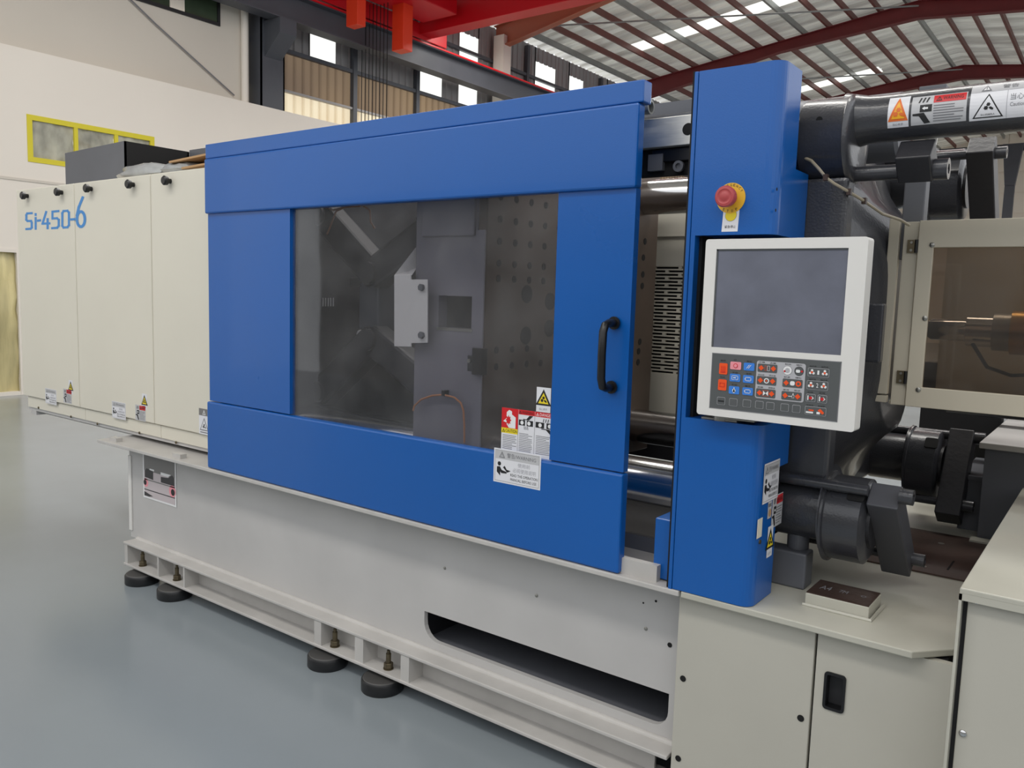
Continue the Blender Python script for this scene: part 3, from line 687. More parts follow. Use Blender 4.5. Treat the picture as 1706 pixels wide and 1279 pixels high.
for sx in (-4.9, -4.1):
    pass
for z_, a_, lab in ((2.245, .0, 'upper brown cardboard sheet sticking out behind the blue door'), (2.205, .03, 'lower brown cardboard sheet lying on the cream cabinet')):
    m_ = MB(); m_.hexa([(-4.16+a_*4, 2.44, z_), (-3.42, 2.44+a_, z_+.03), (-3.42, 2.75, z_+.03), (-4.0, 2.75, z_), (-4.16+a_*4, 2.44, z_+.010), (-3.42, 2.44+a_, z_+.04), (-3.42, 2.75, z_+.04), (-4.0, 2.75, z_+.010)])
    tag(m_.build('cardboard_sheet', 'wood'), lab, 'cardboard')
m_ = MB(); m_.box(-5.7, -3.43, 2.79, 3.75, .77, 2.13); tag(m_.build('clamp_housing', 'interior'), 'dark clamp unit housing behind the cream cabinets', 'machine housing')

# ---- blue sliding door
dr = thing('safety_door', 'large blue sliding safety door with dark window and black handle', 'machine door', (-2.3, 2.19, .745))
m_ = MB(); m_.box(-3.405, -1.196, YD-.003, 2.21, 1.927, 2.170); m_.build('top_rail', 'blue', dr, bevel=.007)
m_ = MB(); m_.box(-3.405, -1.186, YD+.004, 2.225, 2.171, 2.235); m_.build('top_cap', 'blue', dr, bevel=.004)
m_ = MB(); m_.box(-3.40, -2.812, YD+.012, 2.21, 1.07, 1.927); m_.build('left_stile', 'blue', dr)
m_ = MB(); m_.box(-1.476, -1.2, YD+.012, 2.21, 1.07, 1.927); m_.build('right_stile', 'blue', dr)
m_ = MB(); m_.box(-3.407, -1.196, YD, 2.21, .752, 1.066); m_.build('bottom_rail', 'blue', dr, bevel=.007)
m_ = MB(); m_.box(-2.83, -1.46, 2.197, 2.203, 1.05, 1.94); m_.build('window_pane', 'door_glass', dr, label='dark tinted see-through window')
a = [(-1.262, 2.178, 1.33), (-1.262, 2.14, 1.33), (-1.262, 2.12, 1.335), (-1.262, 2.11, 1.36), (-1.262, 2.108, 1.43), (-1.262, 2.11, 1.50), (-1.262, 2.12, 1.52), (-1.262, 2.14, 1.526), (-1.262, 2.178, 1.526)]
m_ = MB(); m_.tube([(x+.012, y, z) for x, y, z in a], .0125, 12); hd = m_.build('handle', 'black', dr, smooth=True, label='black grab handle')
for z in (1.33, 1.526): m_ = MB(); m_.cyl((-1.25, 2.1755, z), (-1.25, 2.169, z), .02, 16); m_.build('handle_foot', 'black', hd, smooth=True)
# three-column label inside the window corner
q0 = pt(838, 749, 'y', 2.196); q1 = pt(836.5, 678, 'y', 2.196); xr = -1.477
W_ = xr-q1.x; Hh = q1.z-q0.z; d = Dec()
x0_ = 0; c1 = W_*.335; c2_ = W_*.66
d.rect(0, W_, -.02, Hh, 'label_white', 0)
d.rect(0, c1, Hh*.53, Hh, 'red', 1); d.rect(0, c1, Hh*.41, Hh*.53, 'yellow', 1); bang(d, c1*.14, Hh*.43, Hh*.51, 'ink', 'yellow', 2); d.text('CAUTION', c1*.26, c1*.95, Hh*.435, Hh*.51, 'ink', 2)
d.poly([(c1*.1, Hh*.68), (c1*.3, Hh*.76), (c1*.3, Hh*.9), (c1*.45, Hh*.96), (c1*.62, Hh*.93), (c1*.62, Hh*.86), (c1*.85, Hh*.8), (c1*.85, Hh*.54), (c1*.45, Hh*.54), (c1*.32, Hh*.62), (c1*.28, Hh*.66)], 'white', 2)
st = []
for i in range(16):
    g = 2*PI*i/16; r_ = .011 if i % 2 else .018; st.append((c1*.42+r_*.7*math.cos(g), Hh*.72+r_*math.sin(g)))
d.poly(st, 'red', 3)
for (u0_, u1_, tx, ic, colr) in ((c1, c2_, 'WARNING', 'ink', 'red'), (c2_, W_+.02, 'DANGER', 'white', 'red')):
    w_ = u1_-u0_; uu = min(u1_, W_)
    d.rect(u0_+.001, uu, Hh*.89, Hh, 'red', 1); bang(d, u0_+w_*.12, Hh*.91, Hh*.98, ic, 'red', 2)
    d.text(tx, u0_+w_*.22, min(u0_+w_*.96, W_-.001), Hh*.91, Hh*.98, ic, 2)
    d.rect(u0_+w_*.04, u0_+w_*.42, Hh*.64, Hh*.77, 'ink', 1); d.rect(u0_+w_*.52, min(u0_+w_*.9, W_), Hh*.64, Hh*.77, 'ink', 1)
    for c in (.24, .66): d.poly(circ(u0_+w_*c, Hh*.705, .007, 10), 'white', 2)
    s_ = 1 if tx == 'WARNING' else -1; zc = Hh*.705
    def Z(v): return zc+s_*v*Hh
    d.poly([(u0_+w_*.3, Z(.09)), (u0_+w_*.5, Z(.09)), (u0_+w_*.68, Z(.18)), (min(u0_+w_*.9, W_), Z(.18)), (u0_+w_*.66, Z(.075)), (u0_+w_*.3, Z(.07))], 'ink', 2)
    for k in range(3): d.poly([(u0_+w_*(.36+.1*k), Z(-.075)), (u0_+w_*(.39+.1*k), Z(-.075)), (u0_+w_*(.42+.1*k), Z(-.15)), (u0_+w_*(.39+.1*k), Z(-.155))], 'ink', 2)
for (a_, b_, t0) in ((.03, .31, .38), (.36, .62, .47), (.69, .97, .47)): d.lines(W_*a_, W_*b_, Hh*.03, Hh*t0, 9 if t0 < .4 else 12, 'ink_grey', 1)
for c in (c1, c2_): d.rect(c-.0005, c+.0005, 0, Hh*.89, 'ink_grey', 3)
d.build('warning_label', dr, onY(q1.x, q0.z, 2.1965), 'three-column red yellow and white warning label in the window corner')
q = pt(893, 686, 'y', 2.196); tri_label(.057, .082).build('hazard_label', dr, onY(q.x, q.z+.002, 2.1965), 'yellow triangle pinch hazard label')
# read-the-manual label on the bottom rail
q = pt(822, 801, 'y', YD); o = manual_label(.196, .117).build('manual_label', dr, onY(q.x, q.z, YD), 'white read-the-operation-manual label')

# ---- behind the door: header with steel ratchet bar, fittings
sb = thing('safety_bar', 'bright machined flat bar with black hole between door and blue column', 'bar', (-1.6, 2.33, 2.08))
qa = pt(1075, 199, 'y', 2.32); qb = pt(1075, 247, 'y', 2.32)
m_ = MB(); m_.box(-1.75, -1.03, 2.32, 2.35, qb.z, qa.z); m_.build('bar', 'brushed', sb, bevel=.002)
q = pt(1146, 215, 'y', 2.319); m_ = MB(); m_.cyl((q.x, 2.319, q.z), (q.x, 2.3195, q.z), .018, 20); m_.build('hole', 'matte_black', sb)
tp = thing('guard_header', 'black header bracket under the bright bar beside the blue column', 'bracket', (-2.2, 2.45, 1.98))
m_ = MB(); m_.box(-3.4, -1.03, 2.36, 2.38, 1.985, 2.12); m_.build('plate', 'matte_black', tp)
qa = pt(1072, 256, 'y', 2.34); m_ = MB(); m_.box(-1.24, -1.05, 2.345, 2.358, 2.025, 2.065); m_.build('slide', 'black', tp, bevel=.003)
m_ = MB(); m_.box(-1.25, -1.20, 2.34, 2.358, 2.0, 2.05); m_.build('clip', 'cast_grey', tp)
q = pt(1131, 277, 'y', 2.34); m_ = MB(); m_.lathe((q.x, 2.345, q.z), (0, -1, 0), [(0, .017), (.012, .017), (.012, .009), (.004, .008)], 20); m_.build('socket_screw', 'cast_grey', tp, smooth=True)
rr = thing('door_rail', 'grey tube and bar of the door track above the bright bar', 'rail', (-1.4, 2.30, 2.18))
q = pt(1085, 178, 'y', 2.30)
m_ = MB(); m_.prism(circ(0, 0, .022, 24), 'x', -3.3, q.x, holes=[circ(0, 0, .016, 24)[::-1]]); m_.v = [(x, y+2.30, z+q.z) for x, y, z in m_.v]; m_.build('tube', 'galv', rr, smooth=True)
m_ = MB(); m_.cyl((-1.3, 2.30, q.z), (q.x-.02, 2.30, q.z), .009, 12); m_.build('spindle', 'black', rr)
qa = pt(1098, 172, 'y', 2.42); qb = pt(1143, 187, 'y', 2.42); m_ = MB(); m_.box(-1.6, -1.0, 2.42, 2.48, qb.z, qa.z); m_.build('bar', 'cast_grey', rr)
m_ = MB(); m_.box(-1.31, -1.27, 2.29, 2.315, qb.z-.035, q.z-.024); m_.build('hanger', 'white_panel', rr)
m_ = MB(); m_.box(-3.4, -1.0, 2.36, 2.44, 2.13, 2.17); m_.build('track', 'cast_grey', rr)

# ---- tie bars
TY = (2.5, 3.6); TZ = (.975, 2.09)
for iy, y_ in enumerate(TY):
    for iz, z_ in enumerate(TZ):
        lab = ('front', 'rear')[iy]+' '+('lower', 'upper')[iz]
        lb = {'front lower': 'polished tie bar low down in the gap left of the blue column, nearest one', 'front upper': 'nearest upper tie bar, hidden behind the door top and bright bar', 'rear lower': 'dim lower rear tie bar seen above the polished one in the gap', 'rear upper': 'shiny upper rear tie bar above the slotted panel in the gap'}[lab]
        tb = thing('tie_bar', lb, 'tie bar', (-2.2, y_, z_-.08), 'tie bars of the clamp')
        m_ = MB(); m_.cyl((-3.3, y_, z_), (-1.02, y_, z_), .082, 48); m_.build('shaft', 'chrome', tb, smooth=True)
# ---- moving platen (machined face with bolt holes looks to +X)
XP = pt(808, 500, 'y', 2.38).x; XQ = pt(692, 500, 'y', 2.38).x
pl_ = thing('moving_platen', 'grey cast moving platen with brown machined bolt-hole face behind the window', 'platen', ((XP+XQ)/2, 3.05, .78))
m_ = MB(); zt = pt(808, 383, 'y', 2.38).z; ztf = 2.2
pa = pt(731, 492, 'y', 2.38); pb = pt(785, 548, 'y', 2.38)
m_.prism([(XQ, .86), (XQ+.02, .95)]+[(XQ+.02, .98)]+[(XP-.043, .98), (XP-.042, .86), (XP-.041, .86), (XP-.041, ztf), (XQ, ztf)], 'y', 2.38, 2.43, holes=[[(pa.x, pb.z), (pa.x, pa.z), (pb.x, pa.z), (pb.x, pb.z)][::-1]])
m_.build('side_casting', 'platen_grey', pl_, bevel=.004)
m_ = MB(); m_.box(XQ, XP-.04, 2.5, 3.72, .86, 2.2); m_.build('core', 'cast_dark', pl_)
m_ = MB(); m_.box(XP-.04, XP, 2.38, 3.74, .84, 2.22); m_.build('mould_face', 'machined', pl_, bevel=.006)
m_ = MB(); m_.box(pa.x-.005, pb.x+.005, 2.378, 2.40, pb.z-.012, pb.z); m_.build('pocket_sill', 'steel', pl_)
m_ = MB(); m_.box(XQ+.04, XP-.05, 2.365, 2.38, zt-.02, 2.19); m_.build('raised_pad', 'platen_grey', pl_, bevel=.004)
m_ = MB(); m_.box(XP-.045, XP-.002, 2.372, 2.379, .87, zt); m_.build('face_edge', 'platen_grey', pl_)
ys_ = [(982, 120), (1065, 132), (1140, 147), (1192, 155)]
def onface(u, v): return pt(470+u/2.721, 320+v/2.721, 'x', XP+.0005)
yy = [onface(c, 300).y for c in (984, 1062, 1136, 1188)]
dy = (yy[-1]-yy[0])/3
ycols = [yy[0]+dy*i for i in range(4)]+[yy[0]+dy*i for i in range(4, 8)]
for zc in [onface(984, v).z for v in (122, 222, 322, 391)]+[onface(984, v).z for v in (715, 790)]+[onface(984, 20).z]:
    for i in range(8):
        yc = ycols[i] if i < 4 else ycols[3]+dy*(i-3)
        if yc < 3.72: m_ = MB(); m_.cyl((XP+.0003, yc, zc), (XP+.0012, yc, zc), .014, 12); m_.build('bolt_hole', 'matte_black', pl_)
for px, py in ((1074.7, 402), (1072, 429), (1071, 457), (1070, 476), (1066, 569), (1064, 585), (1063, 603)):
    q = pt(px, py, 'x', XP+.0005); m_ = MB(); m_.cyl((XP+.0003, q.y, q.z), (XP+.0015, q.y, q.z), .016, 12); m_.build('bolt_hole', 'matte_black', pl_)
for (u, v) in ((1110, 462), (1215, 495), (1105, 650), (1212, 617)):
    q = onface(u, v); m_ = MB(); m_.cyl((XP+.0003, q.y, q.z), (XP+.0012, q.y, q.z), .036, 20); m_.build('ejector_hole', 'matte_black', pl_)
# support shoe under the platen, arched
sx0 = pt(668, 720, 'y', 2.36).x; m_ = MB()
sh = [(sx0-.05, .78), (sx0, .98)]+[(sx0+.06, 1.06), (XP-.1, 1.06), (XP, 1.0), (XP, .78)]
m_.prism(sh, 'y', 2.40, 2.6); m_.build('support_shoe', 'platen_grey', pl_, bevel=.01)
# copper hose arc
ca = [pt(470+u/2.721, 320+v/2.721, 'y', 2.36) for u, v in ((594, 990), (600, 968), (630, 940), (680, 922), (732, 918), (780, 930), (810, 955), (822, 990), (826, 1060), (826, 1135))]
m_ = MB(); m_.tube(ca, .004, 8); m_.build('hose', 'copper', pl_, smooth=True, label='thin copper coloured hose bent in an arch')
q = pt(470+733/2.721, 320+910/2.721, 'y', 2.36); m_ = MB(); m_.box(q.x-.008, q.x+.008, 2.355, 2.38, q.z-.012, q.z+.01); m_.build('hose_clip', 'black', pl_)
# white bent bracket
bk = thing('bent_bracket', 'white bent sheet bracket bolted to the platen behind the window', 'bracket', (-2.45, 2.33, 1.4))
def wp(u, v, Y=2.34): q = pt(470+u/2.721, 320+v/2.721, 'y', Y); return (q.x, q.z)
m_ = MB(); m_.prism([wp(512, 375), wp(588, 375), wp(588, 396), wp(663, 396), wp(663, 682), wp(588, 684), wp(588, 700), wp(512, 698)], 'y', 2.335, 2.34); m_.build('plate', 'white_panel', bk, bevel=.001)
a = wp(512, 375); b = wp(588, 375); c = pt(470+606/2.721, 320+250/2.721, 'y', 2.42); e = pt(470+606/2.721, 320+345/2.721, 'y', 2.42)
m_ = MB(); m_.add([(a[0], 2.337, a[1]), (b[0], 2.337, b[1]), (e.x, 2.42, e.z), (c.x, 2.42, c.z), (a[0], 2.342, a[1]), (b[0], 2.342, b[1]), (e.x, 2.425, e.z), (c.x, 2.425, c.z)], [(0, 1, 2, 3), (7, 6, 5, 4), (0, 4, 5, 1), (1, 5, 6, 2), (2, 6, 7, 3), (3, 7, 4, 0)]); m_.build('flange', 'white_panel', bk)
for v in (432, 648):
    q = pt(470+636/2.721, 320+v/2.721, 'y', 2.335); m_ = MB(); m_.cyl((q.x, 2.335, q.z), (q.x, 2.322, q.z), .014, 6); m_.build('hex_bolt', 'cast_grey', bk)
# limit switch
ls = thing('limit_switch', 'small black limit switch on the platen edge behind the window', 'switch', (-1.97, 2.35, 1.3))
q = pt(470+868/2.721, 320+705/2.721, 'y', 2.355); q2 = pt(470+912/2.721, 320+830/2.721, 'y', 2.355)
m_ = MB(); m_.box(q.x, q2.x, 2.345, 2.379, q2.z, q.z); m_.build('housing', 'black', ls, bevel=.003)
m_ = MB(); m_.box(q.x-.025, q.x, 2.35, 2.379, q2.z+.01, q2.z+.07); m_.build('actuator', 'cast_dark', ls, bevel=.002)
m_ = MB(); m_.cyl((q.x-.012, 2.35, q2.z+.05), (q.x-.012, 2.342, q2.z+.05), .008, 10); m_.build('roller', 'steel', ls)
# ---- toggle clamp machinery in the dark left part
tg = thing('toggle_clamp', 'dark toggle linkage of the clamp behind the left half of the window', 'clamp', (-2.9, 3.0, .76))
m_ = MB(); m_.box(-3.3, -3.1, 2.4, 3.75, .8, 2.2); m_.build('end_platen', 'cast_dark', tg, bevel=.01)
for y_ in (2.62, 3.3):
    for s_ in (-1, 1):
        zc = 1.53
        p0 = Vector((-3.1, y_, zc+s_*.42)); p1 = Vector((-2.75, y_, zc+s_*.15)); p2 = Vector((XQ, y_, zc+s_*.40))
        for a_, b_ in ((p0, p1), (p1, p2)):
            m_ = MB(); d_ = (b_-a_); L_ = d_.length; m_.box(-.02, L_+.02, -.05, .05, -.07, .07); R_ = Vector((1, 0, 0)).rotation_difference(d_.normalized()).to_matrix()
            m_.v = [tuple(a_+R_ @ Vector(p)) for p in m_.v]; m_.build('toggle_link', 'cast_dark', tg, bevel=.015)
        for p in (p0, p1, p2): m_ = MB(); m_.cyl((p.x, p.y-.07, p.z), (p.x, p.y+.07, p.z), .05, 24); m_.build('pin', 'cast_dark', tg, smooth=True)
m_ = MB(); m_.box(-2.85, -2.72, 2.6, 3.4, 1.42, 1.64); m_.build('crosshead', 'cast_grey', tg, bevel=.01)
m_ = MB(); m_.cyl((-3.1, 3.0, 1.53), (-2.3, 3.0, 1.53), .04, 24); m_.build('ejector_rod', 'chrome', tg, smooth=True)
q = pt(600, 470, 'y', 2.7); m_ = MB(); m_.box(q.x-.05, q.x+.05, 2.68, 2.75, q.z-.02, q.z+.02); m_.build('manifold', 'steel', tg)
m_ = MB(); m_.cyl((q.x-.02, 2.72, q.z-.25), (q.x+.12, 2.72, q.z-.25), .022, 16); m_.build('fitting', 'white_panel', tg, smooth=True)
for i in range(8):
    q = pt(525+i*4.3, 503, 'y', 2.6); m_ = MB(); m_.cyl((q.x, 2.6, q.z-.02), (q.x, 2.6, q.z+.02), .003, 6); m_.build('terminal', 'white_panel', tg)
for k in range(3):
    pts = [pt(px, py, 'y', 2.45) for px, py in (((545, 390), (560, 352), (575, 345), (600, 343)), ((605, 343), (616, 350), (618, 370), (624, 380)), ((540, 345), (555, 350), (575, 345), (590, 344)))[k]]
    m_ = MB(); m_.tube(pts, .004, 6); m_.build('loose_wire', 'copper', tg)
m_ = MB(); m_.box(-3.42, -3.40, 2.25, 3.9, .8, 2.2); m_.box(-3.4, XQ-.3, 3.9, 3.92, .76, 2.2); m_.build('rear_screen', 'interior', tg)
m_ = MB(); m_.box(-3.4, -1.0, 2.47, 3.85, .745, .755); m_.build('guide_plate', 'interior', tg)

# ---- rear guard with slotted vent, seen through the gap
YR = 3.95
rg = thing('rear_guard', 'beige rear guard door with rows of slots seen through the gap', 'machine guard', (-1.8, YR, .76))
vt, vb = pt(1100, 443, 'y', YR).z, pt(1100, 622, 'y', YR).z
xl, xr2 = -2.4, -1.2
m_ = MB(); m_.prism([(xl, .78), (xr2, .78), (xr2, 2.05), (xl, 2.05)], 'y', YR, YR+.02, holes=[[(-2.12, vb), (-2.12, vt), (-1.55, vt), (-1.55, vb)][::-1]]); m_.build('panel', 'cream', rg)
m_ = MB(); m_.box(xl, xr2, YR-.02, YR, 1.93, 2.05); m_.build('upper_fold', 'cream', rg)
m_ = MB(); m_.box(xl, xr2, YR+.05, YR+.06, .78, 2.05); m_.build('backing', 'interior', rg)
n_ = 31; pitch = (vt-vb)/n_
for i in range(n_+1):
    m_ = MB(); z = vb+pitch*i; m_.box(-2.12, -1.55, YR+.002, YR+.018, z-pitch*.22, z+pitch*.22)
    xx = -2.12+(.0 if i % 2 else .075)
    while xx < -1.55:
        if i < n_: m_.box(xx-.009, xx+.009, YR+.002, YR+.018, z+pitch*.22, z+pitch*.78)
        xx += .15
    m_.build('slat', 'cream', rg)
m_ = MB(); m_.box(-3.3, -1.0, 3.9, 3.95, .76, .95); m_.build('sill', 'cast_dark', rg)

# ---- blue column beside the door
tw = thing('control_column', 'tall blue sheet steel column holding the control panel', 'column', (-.9, 2.28, .74))
r = .035
def sect(y1): return [(-1.0125, YD), (-.81, YD)]+arc(-.81, YD+r, r, -PI/2, 0, 6)[1:]+[(-.775, y1), (-.79, y1), (-.79, YD+r)]+arc(-.81, YD+r, r-.012, 0, -PI/2, 6)[:0]+[(-.82, YD+.014), (-1.0125, YD+.014)]
m_ = MB(); m_.prism(sect(2.42), 'z', 1.783, 1.97); m_.prism(sect(2.31), 'z', 1.97, 2.232); m_.build('upper_shell', 'blue', tw)
m_ = MB(); m_.prism([(-1.0, 2.175), (-.80, 2.175), (-.776, 2.2), (-.776, 2.31), (-1.0, 2.31)], 'z', 2.226, 2.231); m_.build('top_sheet', 'blue', tw)
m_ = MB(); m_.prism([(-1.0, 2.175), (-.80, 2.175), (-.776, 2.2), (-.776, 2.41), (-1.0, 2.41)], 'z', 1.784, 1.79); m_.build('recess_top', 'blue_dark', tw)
m_ = MB(); m_.prism(sect(2.41), 'z', 1.13, 1.266); m_.prism(sect(2.335), 'z', .752, 1.13); m_.build('lower_shell', 'blue', tw)
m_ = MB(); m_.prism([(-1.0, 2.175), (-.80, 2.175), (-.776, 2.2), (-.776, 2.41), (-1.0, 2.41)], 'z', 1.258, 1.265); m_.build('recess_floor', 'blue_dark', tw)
m_ = MB(); m_.prism([(-1.0, 2.175), (-.80, 2.175), (-.776, 2.2), (-.776, 2.33), (-1.0, 2.33)], 'z', .752, .757); m_.build('bottom_sheet', 'blue', tw)
m_ = MB(); m_.box(-1.0125, -.9995, YD, 2.40, 1.266, 1.783); m_.build('left_web', 'blue', tw)
m_ = MB(); m_.box(-1.026, -1.0145, YD-.002, 2.20, .742, 2.232); m_.build('edge_flange', 'blue', tw, bevel=.002)
m_ = MB(); m_.box(-1.034, -1.0265, YD+.006, 2.19, .75, 2.235); m_.build('rubber_seal', 'matte_black', tw, label='black rubber edge strip')
m_ = MB(); m_.box(-.9995, -.78, 2.30, 2.31, 1.266, 1.783); m_.build('recess_back', 'matte_black', tw)
m_ = MB(); m_.box(-1.02, -.99, 2.2, 2.4, .75, 2.2); m_.build('inner_post', 'matte_black', tw)
for px, py in ((1294, 315), (1292, 350)):
    q = pt(px, py, 'x', -.775); m_ = MB(); m_.cyl((-.7748, q.y, q.z), (-.7742, q.y, q.z), .0045, 10); m_.build('screw_hole', 'matte_black', tw)
# slot with lock in the lower side
qa = pt(1266, 864, 'x', -.7745); qb = pt(1262, 897, 'x', -.7745)
m_ = MB(); m_.box(-.7749, -.774, qb.y-.006, qb.y+.03, qb.z, qa.z); m_.build('lock_slot', 'cream', tw)
q = pt(1264, 903, 'x', -.7745); m_ = MB(); m_.cyl((-.775, q.y+.006, q.z), (-.771, q.y+.006, q.z), .006, 10); m_.build('lock_screw', 'bolt', tw)
def side_label(dd, px, py, name, lab, dx=0):
    q = pt(px, py, 'x', -.7745); return dd.build(name, tw, onX(q.y, q.z, -.7745+dx), lab)
side_label(manual_label(.125, .115), 1269, 841, 'manual_label', 'white read-the-manual label on the column side', .001)
side_label(crush_label(.088, .095), 1284, 881, 'warning_label', 'grey and red warning label on the column side')
dd = Dec(); dd.rect(0, .03, 0, .05, 'label_grey', 0); dd.poly(circ(.018, .016, .012, 12), 'wood', 1); dd.rect(.003, .027, .034, .044, 'photo_grey', 1)
side_label(dd, 1278, 865, 'small_label', 'small grey tag with round key spot')
side_label(tri_label(.044, .092), 1276, 930, 'hazard_label', 'yellow triangle hazard label on the column side', .0005)
# small blue box left of the column, on the ledge
m_ = MB(); qa = pt(1092, 862, 'y', 2.215); qb = pt(1090, 970, 'y', 2.215)
m_.box(qa.x, -1.035, 2.215, 2.36, .755, qa.z); tag(m_.build('drive_cover', 'blue', bevel=.003), 'small blue box cover standing on the ledge left of the column foot', 'cover')
# emergency stop
es = thing('emergency_stop', 'red emergency stop button on a yellow ring, on the blue column', 'button', pt(1218, 330, 'y', YD))
q = pt(1218, 330, 'y', YD)
m_ = MB(); m_.lathe((q.x, YD-.0003, q.z), (0, -1, 0), [(0, .041), (.002, .041)], 40); m_.build('yellow_ring', 'stop_yellow', es, smooth=False)
m_ = MB(); m_.lathe((q.x, YD-.002, q.z), (0, -1, 0), [(0, .018), (.022, .018), (.024, .027), (.040, .029), (.045, .026), (.046, .020), (.0445, .018), (.0445, .012), (.046, .010)], 40); m_.build('red_button', 'stop_red', es, smooth=True)
d = Dec()
for t, a0, s_ in (('EMERGENCY', 150, -1), ('STOP', 238, 1)):
    n_ = len(t)
    for i, ch in enumerate(t):
        a = math.radians(a0+s_*(118/(n_-1)*i if n_ > 4 else 21*i)); rr_ = .035; cx, cy = rr_*math.cos(a), rr_*math.sin(a)
        hw = .0027; d.text(ch, cx-hw, cx+hw, cy-.0034, cy+.0034, 'ink', 0, rot=(cx, cy, a-PI/2 if s_ < 0 else a+PI/2))
d.build('ring_lettering', es, onY(q.x, q.z, YD-.0025), 'black lettering EMERGENCY STOP')
q = pt(1202, 386, 'y', YD); d = Dec(); d.rect(0, .046, 0, .072, 'label_white', 0); d.poly(circ(.023, .044, .0165, 24), 'ink_grey', 1); d.poly(circ(.023, .044, .0157, 24), 'yellow', 2)
d.text('\u7d27\u6025\u505c\u6b62', .008, .04, .009, .017, 'ink', 1)
o = d.build('yellow_dot_label', None, lambda u, v, h: (q.x+u+v*.04, YD-h, q.z+v), None); tag(o, 'small white tag with a yellow dot below the emergency stop', 'label')

# ---- control panel
YP = 2.12
cp = thing('control_panel', 'white operator panel with grey screen and colourful membrane keys', 'control panel', (-.73, 2.15, 1.287))
x0, x1, z0, z1 = -.944, -.524, 1.287, 1.768
sx0_, sx1_, sz0, sz1 = -.912, -.569, 1.476, 1.741
kx0, kx1, kz0, kz1 = pt(1182, 672, 'y', YP).x, pt(1396, 690, 'y', YP).x, 1.308, 1.4605
m_ = MB(); m_.prism(rrect(x0, x1, z0, z1, .008, 4), 'y', YP, YP+.055, holes=[[(sx0_, sz0), (sx0_, sz1), (sx1_, sz1), (sx1_, sz0)][::-1]]); m_.build('casing', 'white_panel', cp, bevel=.005, smooth=False)
m_ = MB(); m_.box(sx0_, sx1_, YP+.005, YP+.012, sz0, sz1); m_.build('screen', 'screen', cp, label='dusty grey display screen')
m_ = MB(); m_.box(sx0_, sx1_, YP+.0035, YP+.005, sz1-.004, sz1); m_.box(sx0_, sx0_+.004, YP+.0035, YP+.005, sz0, sz1); m_.build('screen_gasket', 'keypad', cp)
m_ = MB(); m_.box(x0+.04, x1-.02, YP+.056, 2.24, 1.33, 1.72); m_.build('rear_box', 'white_panel', cp, bevel=.01)
m_ = MB(); m_.cyl((-.90, 2.205, 1.266), (-.90, 2.205, 1.285), .03, 24); m_.box(-.955, -.85, 2.18, 2.29, 1.267, 1.272); m_.box(-.90, -.80, 2.18, 2.26, 1.273, 1.277); m_.build('swivel_mount', 'steel', cp)
d = Dec(); d.rect(kx0, kx1, kz0, kz1, 'keypad', 0); d.frame(kx0, kx1, kz0, kz1, .002, 'ink_grey', 1); kp = d.build('keypad', cp, lambda u, v, h: (u, YP-h, v), 'grey membrane keypad')
# keypad print, measured in the photo (crop scale 6.5617)
SK = 6.5617
cor = [pt(1170+u/SK, 570+v/SK, 'y', YP) for u, v in ((95, 140), (1508, 245), (62, 680), (1450, 838))]
def kxy(u, v): q = pt(1170+u/SK, 570+v/SK, 'y', YP); return q.x, q.z
def key(name, u0, v0, u1, v1, m, icons, edge=None, round_=False, w=None, hgt=None):
    a = kxy(u0, v0); cx, cz = kxy((u0+u1)/2, (v0+v1)/2)
    ww = w if w else (kxy(u1, (v0+v1)/2)[0]-kxy(u0, (v0+v1)/2)[0]); hh = hgt if hgt else (kxy((u0+u1)/2, v0)[1]-kxy((u0+u1)/2, v1)[1])
    d = Dec(); A, B, C_, D_ = cx-ww/2, cx+ww/2, cz-hh/2, cz+hh/2
    rr_ = min(ww, hh)*.14
    shp = circ(cx, cz, min(ww, hh)/2, 20) if round_ else rrect(A, B, C_, D_, rr_, 3)
    if edge:
        d.poly(shp, edge, 0); t = .0009
        shp = circ(cx, cz, min(ww, hh)/2-t, 20) if round_ else rrect(A+t, B-t, C_+t, D_-t, rr_*.8, 3)
        d.poly(shp, m, 1)
    else: d.poly(shp, m, 0.5)
    icons(d, cx, cz, ww, hh)
    d.build(name, kp, lambda u, v, h: (u, YP-.0012-h, v), None)
dia = lambda d, cx, cz, r, m: d.poly([(cx-r, cz), (cx, cz-r), (cx+r, cz), (cx, cz+r)], m, 3)
def two_arrows(mid):
    def f(d, cx, cz, w, h):
        dia(d, cx-w*.31, cz, h*.33, 'orange'); dia(d, cx+w*.31, cz, h*.33, 'orange'); mid(d, cx, cz, w, h)
    return f
def mid_box(d, cx, cz, w, h): d.frame(cx-w*.13, cx-w*.02, cz-h*.3, cz+h*.3, .0006, 'orange', 3); d.frame(cx+w*.0, cx+w*.13, cz-h*.3, cz+h*.3, .0008, 'white', 3)
def mid_ring(d, cx, cz, w, h): d.poly(circ(cx, cz, h*.32, 12), 'white', 2.5); d.poly(circ(cx, cz, h*.2, 12), 'keypad', 3); d.poly(circ(cx, cz, h*.1, 8), 'orange', 4)
def mid_hour(d, cx, cz, w, h): d.poly([(cx-w*.13, cz+h*.3), (cx, cz), (cx-w*.13, cz-h*.3)], 'white', 3); d.poly([(cx+w*.13, cz+h*.3), (cx, cz), (cx+w*.13, cz-h*.3)], 'white', 3); d.frame(cx-w*.17, cx+w*.17, cz-h*.34, cz+h*.34, .0006, 'orange', 2.5)
def mid_syr(d, cx, cz, w, h): d.rect(cx-w*.16, cx+w*.05, cz-h*.08, cz+h*.0, 'white', 3); d.frame(cx+w*.02, cx+w*.14, cz-h*.22, cz+h*.14, .0007, 'white', 3); d.rect(cx+w*.06, cx+w*.1, cz+h*.14, cz+h*.34, 'white', 3)
